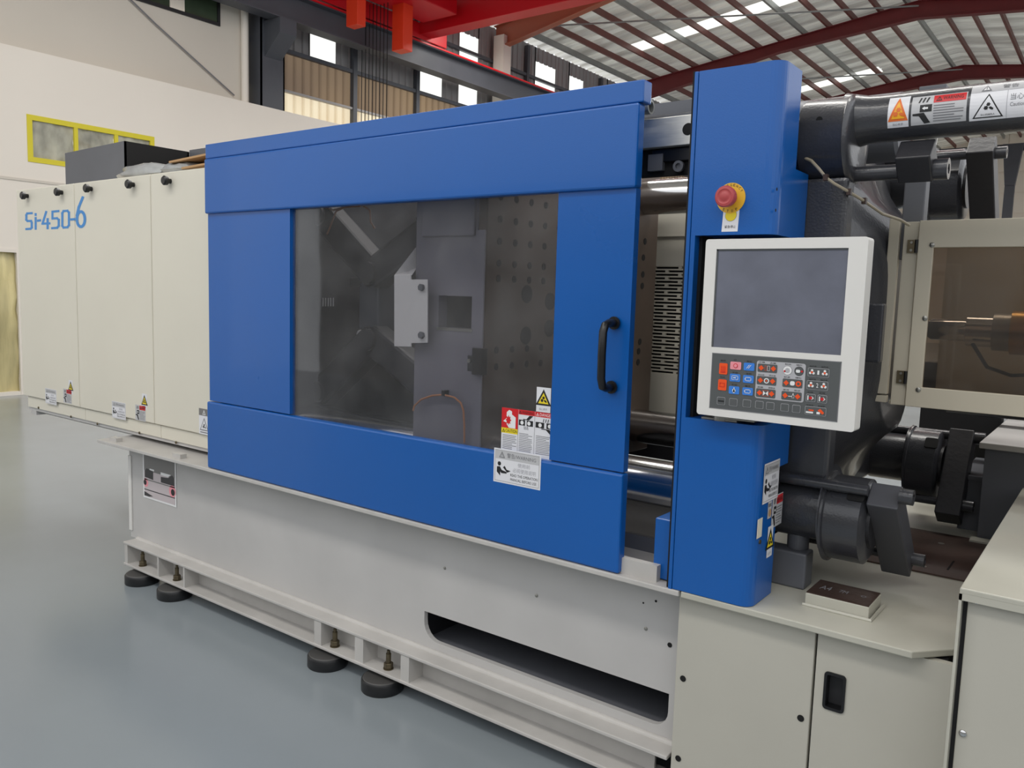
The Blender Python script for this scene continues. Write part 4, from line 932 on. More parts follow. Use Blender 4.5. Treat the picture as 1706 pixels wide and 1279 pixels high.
def ic_heat(d, cx, cz, w, h):
    for k in (-1, 0, 1): d.rect(cx+k*w*.2-.0006, cx+k*w*.2+.0006, cz-h*.25, cz+h*.25, 'red', 3)
    d.rect(cx-w*.3, cx+w*.3, cz-h*.33, cz-h*.27, 'red', 3)
def ic_motor(d, cx, cz, w, h): d.frame(cx-w*.3, cx+w*.28, cz-h*.18, cz+h*.18, .001, 'red', 3)
def ic_pink(d, cx, cz, w, h): d.poly(circ(cx, cz, h*.3, 14), 'red', 3); d.poly(circ(cx, cz, h*.22, 14), 'pink', 4)
def ic_slash(d, cx, cz, w, h):
    for k in (-1, 1): d.poly([(cx+k*w*.08-w*.16, cz-h*.22), (cx+k*w*.08-w*.1, cz-h*.22), (cx+k*w*.08+w*.14, cz+h*.24), (cx+k*w*.08+w*.08, cz+h*.24)], 'white', 3)
def ic_brk(d, cx, cz, w, h): d.frame(cx-w*.3, cx+w*.3, cz-h*.28, cz+h*.28, .0012, 'white', 3); d.rect(cx-w*.15, cx+w*.1, cz-h*.06, cz+h*.06, 'white', 3); d.rect(cx-w*.08, cx+w*.08, cz-h*.4, cz-h*.25, 'key_blue', 4)
def ic_loop(d, cx, cz, w, h): d.frame(cx-w*.28, cx+w*.28, cz-h*.25, cz+h*.25, .0014, 'white', 3); d.poly([(cx-w*.34, cz-h*.05), (cx-w*.2, cz-h*.05), (cx-w*.27, cz+h*.15)], 'white', 4)
def ic_hand(d, cx, cz, w, h): d.poly(circ(cx, cz-h*.05, h*.22, 12), 'white', 3); d.rect(cx-w*.04, cx+w*.04, cz, cz+h*.36, 'white', 3); d.rect(cx-w*.08, cx+w*.08, cz-h*.36, cz, 'white', 3)
def ic_inj(d, cx, cz, w, h): d.poly(circ(cx, cz, h*.26, 12), 'keypad_light', 3); dia(d, cx-w*.28, cz-h*.1, h*.14, 'red')
def ic_noz(d, cx, cz, w, h): d.poly(rrect(cx-w*.3, cx+w*.12, cz-h*.16, cz+h*.16, h*.1, 3), 'white', 3); dia(d, cx+w*.3, cz, h*.14, 'red')
def mid_noz(d, cx, cz, w, h):
    d.poly(rrect(cx-w*.12, cx+w*.12, cz-h*.26, cz+h*.26, h*.2, 3), 'white', 2.4)
def ic_hook(d, cx, cz, w, h):
    dia(d, cx-w*.31, cz, h*.33, 'orange'); mid_noz(d, cx, cz, w, h); d.poly(circ(cx+w*.3, cz, h*.33, 14), 'orange', 3); d.poly(circ(cx+w*.3, cz, h*.16, 12), 'keypad', 4)
def core(t):
    def f(d, cx, cz, w, h):
        for s_ in (-1, 1):
            x_ = cx+s_*w*.3
            for k in range(3): g = PI/2+k*2*PI/3; d.poly(circ(x_+h*.2*math.cos(g), cz+h*.2*math.sin(g), h*.15, 8), 'white', 3)
            d.poly(circ(x_, cz, h*.13, 8), 'orange', 4)
        d.text(t, cx-w*.045, cx+w*.045, cz-h*.24, cz+h*.24, 'white', 3)
    return f
def ic_turn(d, cx, cz, w, h): d.poly(circ(cx, cz, h*.2, 10), 'red', 4); d.rect(cx-w*.34, cx-w*.22, cz-h*.3, cz+h*.3, 'white', 3); d.poly([(cx+w*.05, cz+h*.3), (cx+w*.35, cz), (cx+w*.05, cz-h*.3), (cx+w*.2, cz)], 'white', 3)
def ic_arm(d, cx, cz, w, h):
    d.rect(cx-w*.44, cx-w*.1, cz-h*.3, cz-h*.1, 'white', 3); d.rect(cx-w*.32, cx-w*.08, cz-h*.02, cz+h*.14, 'orange', 3)
    d.rect(cx+w*.06, cx+w*.22, cz-h*.32, cz-h*.05, 'white', 3); d.poly([(cx+w*.1, cz+h*.1), (cx+w*.22, cz+h*.34), (cx+w*.42, cz-h*.1), (cx+w*.34, cz-h*.3)], 'orange', 3)
none = lambda d, cx, cz, w, h: None
# light grey field behind the middle keys
pts = [kxy(*p) for p in ((600, 195), (1135, 240), (1108, 662), (575, 605))]
gx0, gx1 = (pts[0][0]+pts[3][0])/2, (pts[1][0]+pts[2][0])/2; gz1, gz0 = (pts[0][1]+pts[1][1])/2, (pts[2][1]+pts[3][1])/2
d = Dec(); d.poly(rrect(gx0, gx1, gz0, gz1, .006, 4), 'keypad_light', 0)
for (u, v, t) in ((655, 218, '\u5f00\u6a21'), (775, 228, '\u5408\u6a21'), (645, 355, '\u9876\u51fa\u9000'), (768, 365, '\u9876\u51fa\u8fdb'), (635, 490, '\u8c03\u6a21'), (760, 500, '\u8c03\u6a21\u8fdb'), (940, 240, '\u5c04\u51fa'), (1062, 250, '\u50a8\u6599'), (928, 380, '\u5c04\u9000'), (1052, 390, '\u50a8\u6599'), (918, 518, '\u5ea7\u9000'), (1040, 528, '\u5ea7\u8fdb')):
    cx, cz = kxy(u, v); d.text(t, cx-.006-.001*len(t), cx+.006+.001*len(t), cz-.002, cz+.002, 'ink', 1)
d.build('key_field', kp, lambda u, v, h: (u, YP-.0008-h, v), None)
d = Dec()
for (u, v, t) in ((232, 200, '\u7535\u70ed'), (222, 380, '\u9a6c\u8fbe'), (362, 192, 'O'), (516, 208, '\u590d\u4f4d'), (358, 330, '\u534a\u81ea'), (508, 342, '\u5168\u81ea'), (350, 462, '\u624b\u52a8'), (497, 478, '\u5faa\u73af'), (1212, 262, '\u62bd\u82af\u8fdb'), (1340, 272, '\u62bd\u82af\u9000'), (1205, 405, '\u62bd\u82af\u8fdb'), (1332, 415, '\u62bd\u82af\u9000'), (1182, 545, '\u6b63\u8f6c'), (1312, 555, '\u53cd\u8f6c'), (1178, 688, '\u673a\u68b0\u624b'), (1305, 700, '\u673a\u68b0\u624b')):
    cx, cz = kxy(u, v); k_ = .0035 if t == 'O' else .005+.0012*len(t); d.text(t, cx-k_, cx+k_, cz-.0022, cz+.0022, 'ink', 0)
d.build('key_captions', kp, lambda u, v, h: (u, YP-.0010-h, v), None)
for a in (('key', 187, 228, 278, 350, 'orange', ic_heat), ('key', 175, 405, 268, 525, 'orange', ic_motor), ('key', 308, 213, 428, 298, 'pink', ic_pink), ('key', 455, 225, 573, 310, 'key_blue', ic_slash),
          ('key', 302, 345, 418, 430, 'key_blue', ic_brk), ('key', 447, 360, 564, 445, 'key_blue', ic_loop), ('key', 292, 480, 407, 565, 'key_blue', ic_hand), ('key', 440, 495, 556, 578, 'key_blue', ic_loop),
          ('key', 607, 238, 822, 330, 'keypad', two_arrows(mid_box)), ('key', 598, 374, 813, 467, 'keypad', two_arrows(mid_ring)), ('key', 588, 510, 802, 604, 'keypad', two_arrows(mid_hour)),
          ('key', 878, 402, 1098, 495, 'keypad', ic_hook), ('key', 866, 540, 1088, 634, 'keypad', two_arrows(mid_syr))): key(*a)
key('key', 882, 256, 986, 358, 'white', ic_inj, edge='ink_grey', round_=True); key('key', 1005, 265, 1115, 368, 'keypad', ic_noz, edge='ink', round_=True)
key('key', 1155, 283, 1390, 380, 'keypad', core('1'), edge='keypad_light'); key('key', 1143, 422, 1378, 522, 'keypad', core('2'), edge='keypad_light')
key('key', 1135, 565, 1240, 650, 'keypad', ic_turn, edge='keypad_light'); key('key', 1262, 577, 1366, 665, 'keypad', ic_turn, edge='keypad_light')
key('key', 1122, 705, 1356, 800, 'keypad', ic_arm, edge='keypad_light')
def ic_word(d, cx, cz, w, h): d.rect(cx-w*.36, cx+w*.36, cz-h*.1, cz+h*.08, 'ink', 3)
def ic_grid(d, cx, cz, w, h):
    for k in range(-2, 3): d.rect(cx+k*w*.17-.0002, cx+k*w*.17+.0002, cz-h*.36, cz+h*.36, 'ink_grey', 3); d.rect(cx-w*.36, cx+w*.36, cz+k*h*.17-.0002, cz+k*h*.17+.0002, 'ink_grey', 3)
for i, (u, v) in enumerate(((208, 640), (341, 655), (490, 668), (626, 683), (745, 697), (903, 713), (1030, 727))):
    key('key', u-45, v-42, u+45, v+42, 'keypad', ic_word if i == 0 else ic_grid if i == 1 else none, edge='keypad_light')

# =================================================================== INJECTION SIDE
# ---- table plate and its cabinet
tbp = thing('base_table', 'pale grey steel table plate right of the blue column with a cut corner', 'machine base', (-.6, 3.2, .73))
m_ = MB(); m_.prism([(-.985, 2.17), (-.36, 2.17), (-.268, 2.275), (-.268, 3.36), (-.1, 3.36), (-.1, 4.1), (-.985, 4.1)], 'z', .731, .75); m_.build('plate', 'table', tbp, bevel=.003)
q = pt(1386.8, 929.7, 'z', .751); q2 = pt(1607.7, 974, 'z', .751); q3 = pt(1516, 884, 'z', .751)
m_ = MB(); m_.box(-.745, -.276, 2.85, 3.40, .7505, .756); br = m_.build('floor_cover_plate', 'rust', tbp, label='brown unpainted steel plate with screw holes')
for px, py in ((1568, 905), (1538, 943)):
    q = pt(px, py, 'z', .757); m_ = MB(); m_.cyl((q.x, q.y, .7562), (q.x, q.y, .7575), .011, 14); m_.build('screw', 'steel', br)
for px, py in ((1585, 940),): q = pt(px, py, 'z', .757); m_ = MB(); m_.box(q.x-.003, q.x+.003, q.y-.07, q.y+.05, .7562, .7572); m_.build('scribed_slot', 'matte_black', br)
# welded pad
m_ = MB(); m_.box(-.668, -.497, 2.308, 2.445, .75, .787); m_.build('welded_block', 'table', tbp, bevel=.002)
m_ = MB(); m_.box(-.666, -.499, 2.310, 2.443, .7872, .790); wbk = m_.build('machined_top', 'rust', tbp, label='dark bare steel top of the welded block')
d = Dec(); d.text('A4', .02, .05, .05, .085, 'ink_grey', 0); d.text('7M', .072, .095, .055, .08, 'ink_grey', 0); d.text('o', .13, .145, .06, .075, 'ink_grey', 0)
d.build('chalk_marks', wbk, lambda u, v, h: (-.666+u, 2.310+v, .7902+h))
bead = [(-.672, 2.303, .753), (-.49, 2.303, .753), (-.49, 2.45, .753)]
m_ = MB(); m_.tube(bead, .006, 6); m_.build('weld_bead', 'table', tbp)
# anchor block with socket screw
ab = thing('anchor_block', 'dark grey cast block with big socket screw at the column foot', 'machine part', (-.78, 2.5, .75))
m_ = MB(); m_.box(-.885, -.707, 2.426, 2.50, .75, .860); m_.build('block', 'cast_grey', ab, bevel=.006)
q = pt(1329, 911, 'z', .860)
m_ = MB(); m_.prism(circ(q.x, q.y, .032, 32), 'z', .860, .905, holes=[circ(q.x, q.y, .016, 6)[::-1]]); m_.build('socket_screw', 'cast_grey', ab, bevel=.002)
m_ = MB(); m_.cyl((q.x, q.y, .862), (q.x, q.y, .885), .016, 6); m_.build('socket', 'matte_black', ab)
# ---- cabinet panels under the table
lp = thing('base_cabinet', 'light grey cabinet under the table plate with a recessed black pull', 'cabinet', (-.64, 2.6, .02))
m_ = MB(); m_.box(-.985, -.29, 2.235, 3.3, .05, .725); m_.build('body', 'interior', lp)
m_ = MB(); m_.box(-1.006, -.605, 2.21, 2.232, .03, .726); lpp = m_.build('fixed_panel', 'panel', lp, bevel=.003)
for px, py in ((1138, 1130), (1334, 1196), (1130, 1263)):
    q = pt(px, py, 'y', 2.21); m_ = MB(); m_.cyl((q.x, 2.2085, q.z), (q.x, 2.2095, q.z), .0095, 20); m_.build('screw_hole', 'matte_black', lpp)
ha, hb = pt(1377, 1119, 'y', 2.21), pt(1407, 1190, 'y', 2.21)
hz1, hz0 = .621, .516; hx0, hx1 = -.5735, -.5175
m_ = MB(); m_.prism([(-.598, .03), (-.270, .03), (-.270, .726), (-.598, .726)], 'y', 2.21, 2.232, holes=[rrect(hx0+.003, hx1-.003, hz0+.003, hz1-.003, .006, 3)[::-1]]); dp = m_.build('door', 'panel', lp)
m_ = MB(); m_.prism(rrect(hx0, hx1, hz0, hz1, .01, 4), 'y', 2.206, 2.211, holes=[rrect(hx0+.007, hx1-.007, hz0+.008, hz1-.008, .005, 4)[::-1]]); m_.box(hx0+.004, hx1-.004, 2.24, 2.243, hz0+.004, hz1-.004); m_.box(hx0+.005, hx1-.005, 2.21, 2.24, hz0+.0045, hz0+.0085); m_.box(hx0+.005, hx1-.005, 2.21, 2.24, hz1-.0085, hz1-.0045); m_.box(hx0+.005, hx0+.008, 2.21, 2.24, hz0+.006, hz1-.006); m_.box(hx1-.008, hx1-.005, 2.21, 2.24, hz0+.006, hz1-.006); m_.build('recessed_pull', 'black', dp, label='black recessed pull')
# ---- right cover
rc = thing('injection_cover', 'grey machine cover at the right edge with a flat folded top', 'machine cover', (.1, 2.9, 0))
m_ = MB(); m_.box(-.252, .9, 2.03, 3.36, .966, .98); m_.build('top_sheet', 'table', rc, bevel=.003)
m_ = MB(); m_.box(-.252, .9, 2.03, 2.036, .952, .968); m_.build('front_lip', 'table', rc)
m_ = MB(); m_.box(-.252, -.246, 2.03, 3.36, .05, .967); m_.build('side_sheet', 'table', rc)
m_ = MB(); m_.box(-.236, .9, 2.05, 2.062, .05, .950); fp = m_.build('front_panel', 'panel', rc, bevel=.002)
m_ = MB(); m_.box(-.246, .9, 2.064, 2.07, .05, .95); m_.box(-.246, .9, 2.07, 3.3, .04, .05); m_.build('inner_frame', 'interior', rc)
for px, py in ((1626, 1000), (1604, 1221)):
    q = pt(px, py, 'y', 2.05); m_ = MB(); m_.lathe((q.x, 2.05, q.z), (0, -1, 0), [(0, .0085), (.003, .008), (.0055, .005), (.006, .001)], 16); m_.build('screw', 'chrome', fp, smooth=True)
# ---- far cabinet
fc = thing('rear_cabinet', 'low grey cabinet with an overhanging top behind the brown plate', 'cabinet', (0, 3.8, .75))
m_ = MB(); m_.box(-.4, .7, 3.38, 4.4, 1.098, 1.12); m_.build('top', 'bed', fc, bevel=.003)
m_ = MB(); m_.box(-.385, .7, 3.43, 4.38, .75, 1.098); m_.build('body', 'cast_grey', fc)
m_ = MB(); m_.box(-.47, -.387, 3.55, 4.0, .75, .96); m_.box(-.48, -.387, 3.53, 4.0, .95, .965); tag(m_.build('junction_box', 'cast_grey'), 'smaller grey box against the left side of the rear cabinet', 'box')
m_ = MB(); m_.box(-.40, -.28, 3.35, 3.41, .75, .762); tag(m_.build('foot_bracket', 'table'), 'small flat foot bracket in front of the rear cabinet', 'bracket')

# ---- stationary platen with its central funnel
sp = thing('stationary_platen', 'dark grey painted cast platen with a flared centre, behind the screen', 'platen', (-.9, 3.05, .75))
def sup(rx, ry, n=28, e=3.0):
    o_ = []
    for i in range(n):
        t = 2*PI*i/n; c, s_ = math.cos(t), math.sin(t); o_.append((rx*abs(c)**(2/e)*(1 if c > 0 else -1), ry*abs(s_)**(2/e)*(1 if s_ > 0 else -1)))
    return o_
m_ = MB(); m_.prism([(2.43, 1.02), (2.43, 2.02)]+arc(2.55, 2.05, .12, PI, PI/2, 5)+arc(3.58, 2.05, .12, PI/2, 0, 5)+arc(3.58, 1.03, .12, 0, -PI/2, 5)+[(2.62, .91)], 'x', -.99, -.80); m_.build('plate', 'cast', sp, bevel=.01)
m_ = MB(); n_ = 28; ring = [(-.80, .60, .60), (-.785, .56, .57), (-.75, .47, .50), (-.70, .37, .43), (-.66, .29, .385), (-.63, .24, .36), (-.625, .22, .34)]
vs = []
for X_, a_, b_ in ring: vs += [(X_, 3.05+p[0], 1.53+p[1]) for p in sup(a_, b_, n_)]
fs = [(j*n_+i, j*n_+(i+1) % n_, (j+1)*n_+(i+1) % n_, (j+1)*n_+i) for j in range(len(ring)-1) for i in range(n_)]+[tuple(range(n_))]
fs.append(tuple(range((len(ring)-1)*n_, len(ring)*n_)))
m_.add(vs, fs); m_.build('centre_funnel', 'cast', sp, smooth=True)
for y_ in TY:
    for z_ in TZ: m_ = MB(); m_.lathe((-.81, y_, z_+(.016 if z_ < 1 else 0)), (1, 0, 0), [(0, .096), (.138, .096), (.140, .136), (.144, .136), (.146, .12)], 40) if (y_, z_) != (2.5, 2.09) else m_.lathe((-.81, y_, z_), (1, 0, 0), [(0, .1), (.05, .1)], 32); m_.build('nut_housing', 'cast', sp, smooth=True)
for (ya, za) in ((2.6, .92), (3.5, .92)): m_ = MB(); m_.box(-.98, -.90, ya-.08, ya+.1, .75, .92); m_.build('foot', 'cast', sp, bevel=.02)
m_ = MB(); m_.box(-.82, -.665, 2.425, 2.50, 1.07, 1.96); m_.build('corner_rib', 'cast', sp, bevel=.012)
q = pt(1472, 555, 'x', -.6); m_ = MB(); m_.box(-.66, -.60, q.y-.02, q.y+.02, q.z-.09, q.z+.09)
m_.build('side_lug', 'cast', sp, bevel=.006)

# ---- corner lock units: drum, slanted arm, rods, socket screws
def lock(label, yA, zA, arm, rods, drum=True, X0=-.665, cut=True, r_=.125, side=1):
    t = thing('lock_unit', label, 'lock unit', (X0, yA, zA-.2), 'tie bar lock units')
    if drum:
        m_ = MB(); m_.lathe((X0, yA, zA), (1, 0, 0), [(0, r_+.010), (.007, r_+.010), (.010, r_), (.106, r_), (.110, r_-.010), (.116, r_-.018)], 48); m_.build('drum', 'cast', t, smooth=True)
        m_ = MB(); m_.cyl((X0+.115, yA, zA), (X0+.125, yA, zA), r_*.6, 32); m_.build('hub', 'cast_dark', t, smooth=True)
        # rectangular notch in the drum top
        m_ = MB(); m_.prism(rrect(X0+.065, X0+.112, 0, .05, .008, 3), 'y', 0, .012); dv = []
        for x, y, z in m_.v: dv.append((x, yA-r_*.80+z*.6-y*.3, zA+r_*.60+z*.7+y*.3))
        m_.v = dv; m_.build('notch', 'matte_black', t, bevel=.001)
    xa, xb, (y0, z0), (ly, lz), (ty, tz), ln, wd, m0 = arm
    c = [(y0, z0), (y0+ty*wd, z0+tz*wd), (y0+ty*wd+ly*ln, z0+tz*wd+lz*ln), (y0+ly*ln, z0+lz*ln)]
    m_ = MB(); m_.prism(c, 'x', xa, xb); m_.build('arm', m0, t, bevel=.004)
    for (x_a, x_b, y_, z_, rr_) in rods: m_ = MB(); m_.cyl((x_a, y_, z_), (x_b, y_, z_), rr_, 20); m_.build('guide_rod', 'cast', t, smooth=True)
    for (x_a, x_b, y_, z_, rr_) in rods:
        m_ = MB(); m_.prism(circ(0, 0, rr_*1.35, 24), 'x', xb, xb+.035, holes=[circ(0, 0, rr_*.7, 6)[::-1]]); m_.v = [(x, y+y_, z+z_) for x, y, z in m_.v]; m_.build('socket_screw', 'cast', t, smooth=True)
    return t
# nearest lower unit
K = .7071
lf = lock('nearest lower lock unit with drum and slanted arm on the pale table', 2.5, .975, (-.545, -.463, (2.39, 1.05), (K, -K), (K, K), .37, .078, 'cast_arm'), [(-.80, -.545, 2.408, 1.085, .016), (-.80, -.545, 2.66, .845, .014)])
q1 = pt(1590, 262, 'y', 3.45)
lr = lock('rear lower lock unit in front of the grey rear cabinet', 3.6, .975, (-.53, -.445, (3.59, 1.135), (-.55, -.835), (.835, -.55), .36, .10, 'cast_dark'), [(-.80, -.53, 3.62, 1.10, .018), (-.80, -.53, 3.47, .86, .016)], r_=.14)
uf = lock('upper lock unit arm right under the dark tube with labels', 2.5, 2.09, (-.55, -.462, (2.428, 2.0), (K, -K), (K, K), .085, .078, 'cast_dark'), [(-.80, -.55, 2.50, 1.975, .021)], drum=False)
q = pt(1507, 305, 'y', 2.84); q2 = pt(1537, 380, 'y', 2.84); m_ = MB(); m_.box(q.x, q2.x, 2.84, 2.90, 1.75, q.z+.06); tag(m_.build('link_plate', 'cast_grey', bevel=.004), 'grey upright plate below the upper lock arm, behind the cream guard top', 'plate')
urr = lock('upper rear lock unit with drum above the cream guard', 3.6, 2.07, (-.52, -.435, (3.33, 2.15), (K, -K), (K, K), .5, .09, 'cast_dark'), [(-.80, -.52, 3.40, 2.155, .016)], r_=.14)
# upper front: big housing and long tube with labels
tu = thing('cylinder_tube', 'long dark tube with warning labels running off to the right', 'tube', (-.2, 2.5, 2.0))
m_ = MB(); m_.lathe((-.80, 2.5, 2.07), (1, 0, 0), [(0, .124), (.118, .124), (.122, .127), (.127, .123), (.134, .112), (.138, .08)], 56); m_.build('housing', 'cast', tu, smooth=True)
m_ = MB(); m_.lathe((-.70, 2.5, 2.123), (1, 0, 0), [(0, .08), (.03, .073), (.06, .066), (.09, .064), (1.6, .064)], 56); m_.build('tube', 'cast', tu, smooth=True)
q = pt(1366, 200, 'y', 2.39); m_ = MB(); m_.cyl((q.x, 2.3835, q.z), (q.x, 2.395, q.z), .009, 12); m_.build('port', 'matte_black', tu)
RT = .0643
def ontube(x, zoff): 
    # v is arc height measured round the tube, v=0 at the angle zoff (radians above the horizontal, towards the camera)
    return lambda u, v, h: (x+u, 2.5-(RT+h)*math.cos(zoff+v/RT), 2.123+(RT+h)*math.sin(zoff+v/RT))
def tx(px, z=2.105): return pt(px, 195, 'y', 2.42).x
a0 = -.62
d = Dec(); W_ = tx(1511)-tx(1476); Hh = .086; d.rect(0, W_, 0, Hh, 'label_white', 0, 1, 8)
d.tri(W_/2, Hh*.2, Hh*.95, 'label_orange', 1, .78); d.tri(W_/2, Hh*.27, Hh*.81, 'orange_yellow', 2, .72); gears(d, W_/2, Hh*.45, Hh*.2, 'label_orange', 3); d.text('\u5f53\u5fc3\u5939\u624b', W_*.25, W_*.75, Hh*.06, Hh*.14, 'ink_grey', 1)
d.build('hazard_label', tu, ontube(tx(1476), a0), 'white label with orange triangle', th=.0006, dense=.008)
W_ = tx(1607)-tx(1515); crush_label(W_, .078).build('warning_label', tu, ontube(tx(1515), a0+.02), 'grey label with hand pictogram and red heading', th=.0006, dense=.008)
d = Dec(); W_ = .26; Hh = .100; d.rect(0, W_, 0, Hh, 'label_white', 0, 1, 10); d.rect(0, W_, Hh*.72, Hh, 'label_grey', 1, 1, 4)
bang(d, .035, Hh*.74, Hh*.95, 'ink_grey', 'white', 2); d.text('\u8b66\u544a', .07, .105, Hh*.78, Hh*.92, 'ink_grey', 2); d.text('Warning', .125, .19, Hh*.78, Hh*.92, 'ink_grey', 2)
d.tri(.042, Hh*.06, Hh*.66, 'ink', 1); d.tri(.042, Hh*.09, Hh*.6, 'label_white', 2); gears(d, .042, Hh*.33, Hh*.13, 'ink', 3); d.text('\u5f53\u5fc3\u673a\u68b0\u4f24\u4eba', .026, .058, Hh*.12, Hh*.17, 'ink', 3)
d.rect(.0825, .0835, 0, Hh*.72, 'ink_light', 1, 1, 6); d.text('\u5f53\u5fc3\u5939\u624b', .09, .15, Hh*.44, Hh*.6, 'ink_grey', 1); d.text('Caution pinch hazard', .09, .18, Hh*.26, Hh*.38, 'ink_grey', 1)
d.build('caution_label', tu, ontube(tx(1612), a0-.02), 'wide white caution label with triangle', th=.0006, dense=.008)
# second cylinder and block behind the tube
bt = thing('rear_cylinder', 'grey cylinder end showing just above the labelled tube', 'cylinder', (-.8, 2.95, 2.2))
qa = pt(1430, 155, 'y', 2.9); qb = pt(1512, 152, 'y', 2.9)
zc = qb.z-.11
m_ = MB(); m_.lathe((-1.0, 2.9, zc), (1, 0, 0), [(0, .115), (qa.x+1.0, .115), (qa.x+1.0, .108), (qb.x+1.0-.01, .108), (qb.x+1.0, .098)], 40); m_.build('barrel', 'cast_grey', bt, smooth=True)
qa = pt(1530, 160, 'y', 3.0); qb = pt(1577, 139, 'y', 3.0)
m_ = MB(); m_.box(qa.x, qb.x, 3.0, 3.25, qb.z-.12, qb.z); m_.build('block', 'cast_grey', bt, bevel=.003)
m_ = MB(); m_.box(-1.0, -.75, 2.8, 3.0, 2.1, zc); m_.build('saddle', 'cast_grey', bt)
# white sheet edge between the upper units
wpts = [pt(px, py, 'y', 2.62) for px, py in ((1549, 222), (1563, 222), (1546, 302), (1536, 302))]
m_ = MB(); m_.prism([(p.x, p.z) for p in wpts], 'y', 2.62, 2.63); tag(m_.build('white_strip', 'white_panel'), 'white metal strip standing behind the upper lock arm', 'strip')
# dark rods far right
q = pt(1670, 353, 'y', 3.55); m_ = MB(); m_.cyl((-.33, 3.55, q.z), (.6, 3.55, q.z), .017, 20); tag(m_.build('slide_rod', 'chrome', smooth=True), 'polished rod just above the cream guard at the right edge', 'rod')
m_ = MB(); m_.box(-.3, .6, 3.7, 3.8, q.z-.03, q.z+.05); tag(m_.build('slide_beam', 'cast_grey'), 'grey beam behind the polished rod at the right edge', 'beam')
# cable with ties
cpz = [pt(1338, 262, 'y', 2.40), pt(1352, 268, 'y', 2.38), pt(1365, 282, 'y', 2.37), pt(1376, 296, 'y', 2.37), pt(1390, 306, 'y', 2.38), pt(1415, 320, 'y', 2.42), pt(1440, 335, 'y', 2.5), pt(1470, 356, 'y', 2.6), pt(1500, 366, 'y', 2.68), pt(1515, 375, 'y', 2.72)]
cb = thing('signal_cable', 'thin tan cable sagging from the blue column to the cream guard', 'cable', cpz[-1])
m_ = MB(); m_.tube(cpz, .0045, 8); m_.build('sheath', 'cable', cb, smooth=True)
for i in (3, 5, 6): p = cpz[i]; m_ = MB(); m_.box(p.x-.006, p.x+.006, p.y-.008, p.y+.008, p.z-.008, p.z+.009); m_.build('cable_tie', 'rust', cb)

# ---- cream nozzle guard with window
YG = 2.8
ng = thing('nozzle_guard', 'cream sheet metal nozzle guard door with brown tinted window', 'machine guard', (-.1, 2.9, 1.29))
gx, gz0_, gz1_ = -.546, 1.29, 1.868; wx, wz0, wz1 = -.502, 1.353, 1.785
m_ = MB(); m_.prism([(gx, gz0_), (.7, gz0_), (.7, gz1_), (gx, gz1_)], 'y', YG, YG+.02, holes=[[(wx, wz0), (wx, wz1), (.62, wz1), (.62, wz0)][::-1]]); m_.build('door_frame', 'guard', ng, bevel=.002)
m_ = MB(); m_.box(wx-.01, .63, YG+.012, YG+.016, wz0-.01, wz1+.01); m_.build('window_pane', 'guard_glass', ng, label='brown tinted window')
for px, py in ((1553, 408), (1541, 530), (1530, 649)):
    q = pt(px, py, 'y', YG); m_ = MB(); m_.lathe((q.x, YG, q.z), (0, -1, 0), [(0, .008), (.003, .0075), (.005, .003)], 14); m_.build('screw', 'steel', ng, smooth=True)
m_ = MB(); m_.box(-.592, gx-.003, YG+.012, YG+.03, gz0_, gz1_-.002); m_.build('hinge_post', 'guard', ng, bevel=.002)
m_ = MB(); m_.box(-.638, -.606, YG+.02, YG+.045, gz0_+.03, gz1_+.01); m_.build('outer_post', 'guard', ng, bevel=.002)
m_ = MB(); m_.box(-.640, -.606, YG+.02, YG+.045, gz0_+.003, gz0_+.025); m_.build('post_foot', 'guard', ng, bevel=.002)
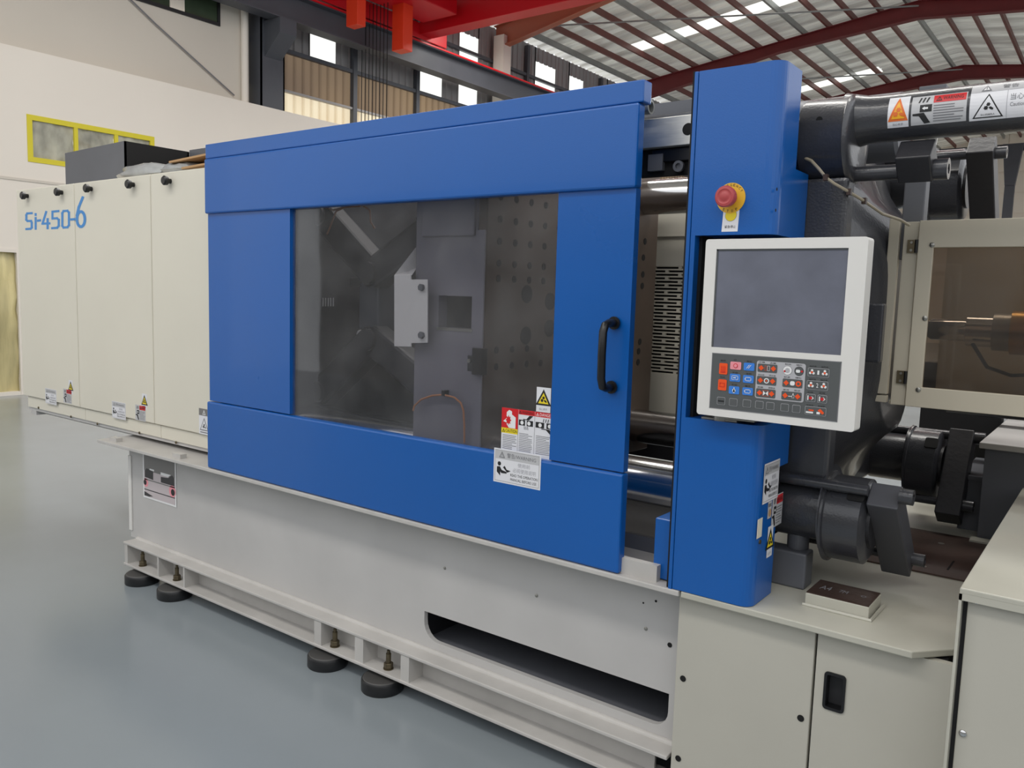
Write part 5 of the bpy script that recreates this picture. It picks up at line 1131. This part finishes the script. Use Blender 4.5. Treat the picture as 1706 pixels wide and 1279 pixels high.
for py in (410, 630):
    q = pt(1524, py, 'y', YG); m_ = MB(); m_.box(-.578, -.548, YG+.006, YG+.012, q.z-.02, q.z+.02); hg = m_.build('hinge', 'bolt', ng)
    m_ = MB(); m_.cyl((-.551, YG+.002, q.z-.02), (-.551, YG+.002, q.z+.02), .005, 10); m_.build('pin', 'black', hg)
    for s_ in (-.012, .012): m_ = MB(); m_.cyl((-.566, YG+.006, q.z+s_), (-.566, YG+.003, q.z+s_), .004, 10); m_.build('screw', 'steel', hg)
m_ = MB(); m_.box(gx, .7, 3.3, 3.32, gz0_, gz1_); m_.build('rear_sheet', 'guard', ng)
m_ = MB(); m_.box(-.6, .7, YG+.03, 3.3, gz0_, gz0_+.01); m_.build('bottom_sheet', 'guard', ng)
# injection nozzle and barrel
nz = thing('injection_barrel', 'shiny nozzle and heated barrel behind the brown guard window', 'barrel', (0, 3.05, 1.45))
m_ = MB(); m_.lathe((-.55, 3.05, 1.53), (1, 0, 0), [(0, .02), (.02, .035), (.12, .035), (.125, .05), (.2, .05)], 32); m_.build('nozzle', 'chrome', nz, smooth=True)
m_ = MB(); m_.lathe((-.35, 3.05, 1.53), (1, 0, 0), [(0, .06), (.1, .06), (.1, .085), (1.0, .085)], 32); m_.build('barrel', 'steel', nz, smooth=True)
for xx, m0 in ((-.3, 'brass'), (-.22, 'chrome'), (-.12, 'brass'), (0, 'chrome'), (.12, 'brass')):
    m_ = MB(); m_.cyl((xx, 3.05, 1.53), (xx+.06, 3.05, 1.53), .095 if xx > -.25 else .07, 32); m_.build('heater_band', m0, nz, smooth=True)
m_ = MB(); m_.tube([(-.40, 3.0, 1.49), (-.35, 2.97, 1.42), (-.28, 2.95, 1.40), (-.2, 2.95, 1.41)], .006, 8); m_.build('heater_lead', 'black', nz, smooth=True)
m_ = MB(); m_.box(-.16, .02, 2.98, 3.1, 1.30, 1.44); m_.build('shroud', 'matte_black', nz)
# pull-in cylinder below the guard and rear items
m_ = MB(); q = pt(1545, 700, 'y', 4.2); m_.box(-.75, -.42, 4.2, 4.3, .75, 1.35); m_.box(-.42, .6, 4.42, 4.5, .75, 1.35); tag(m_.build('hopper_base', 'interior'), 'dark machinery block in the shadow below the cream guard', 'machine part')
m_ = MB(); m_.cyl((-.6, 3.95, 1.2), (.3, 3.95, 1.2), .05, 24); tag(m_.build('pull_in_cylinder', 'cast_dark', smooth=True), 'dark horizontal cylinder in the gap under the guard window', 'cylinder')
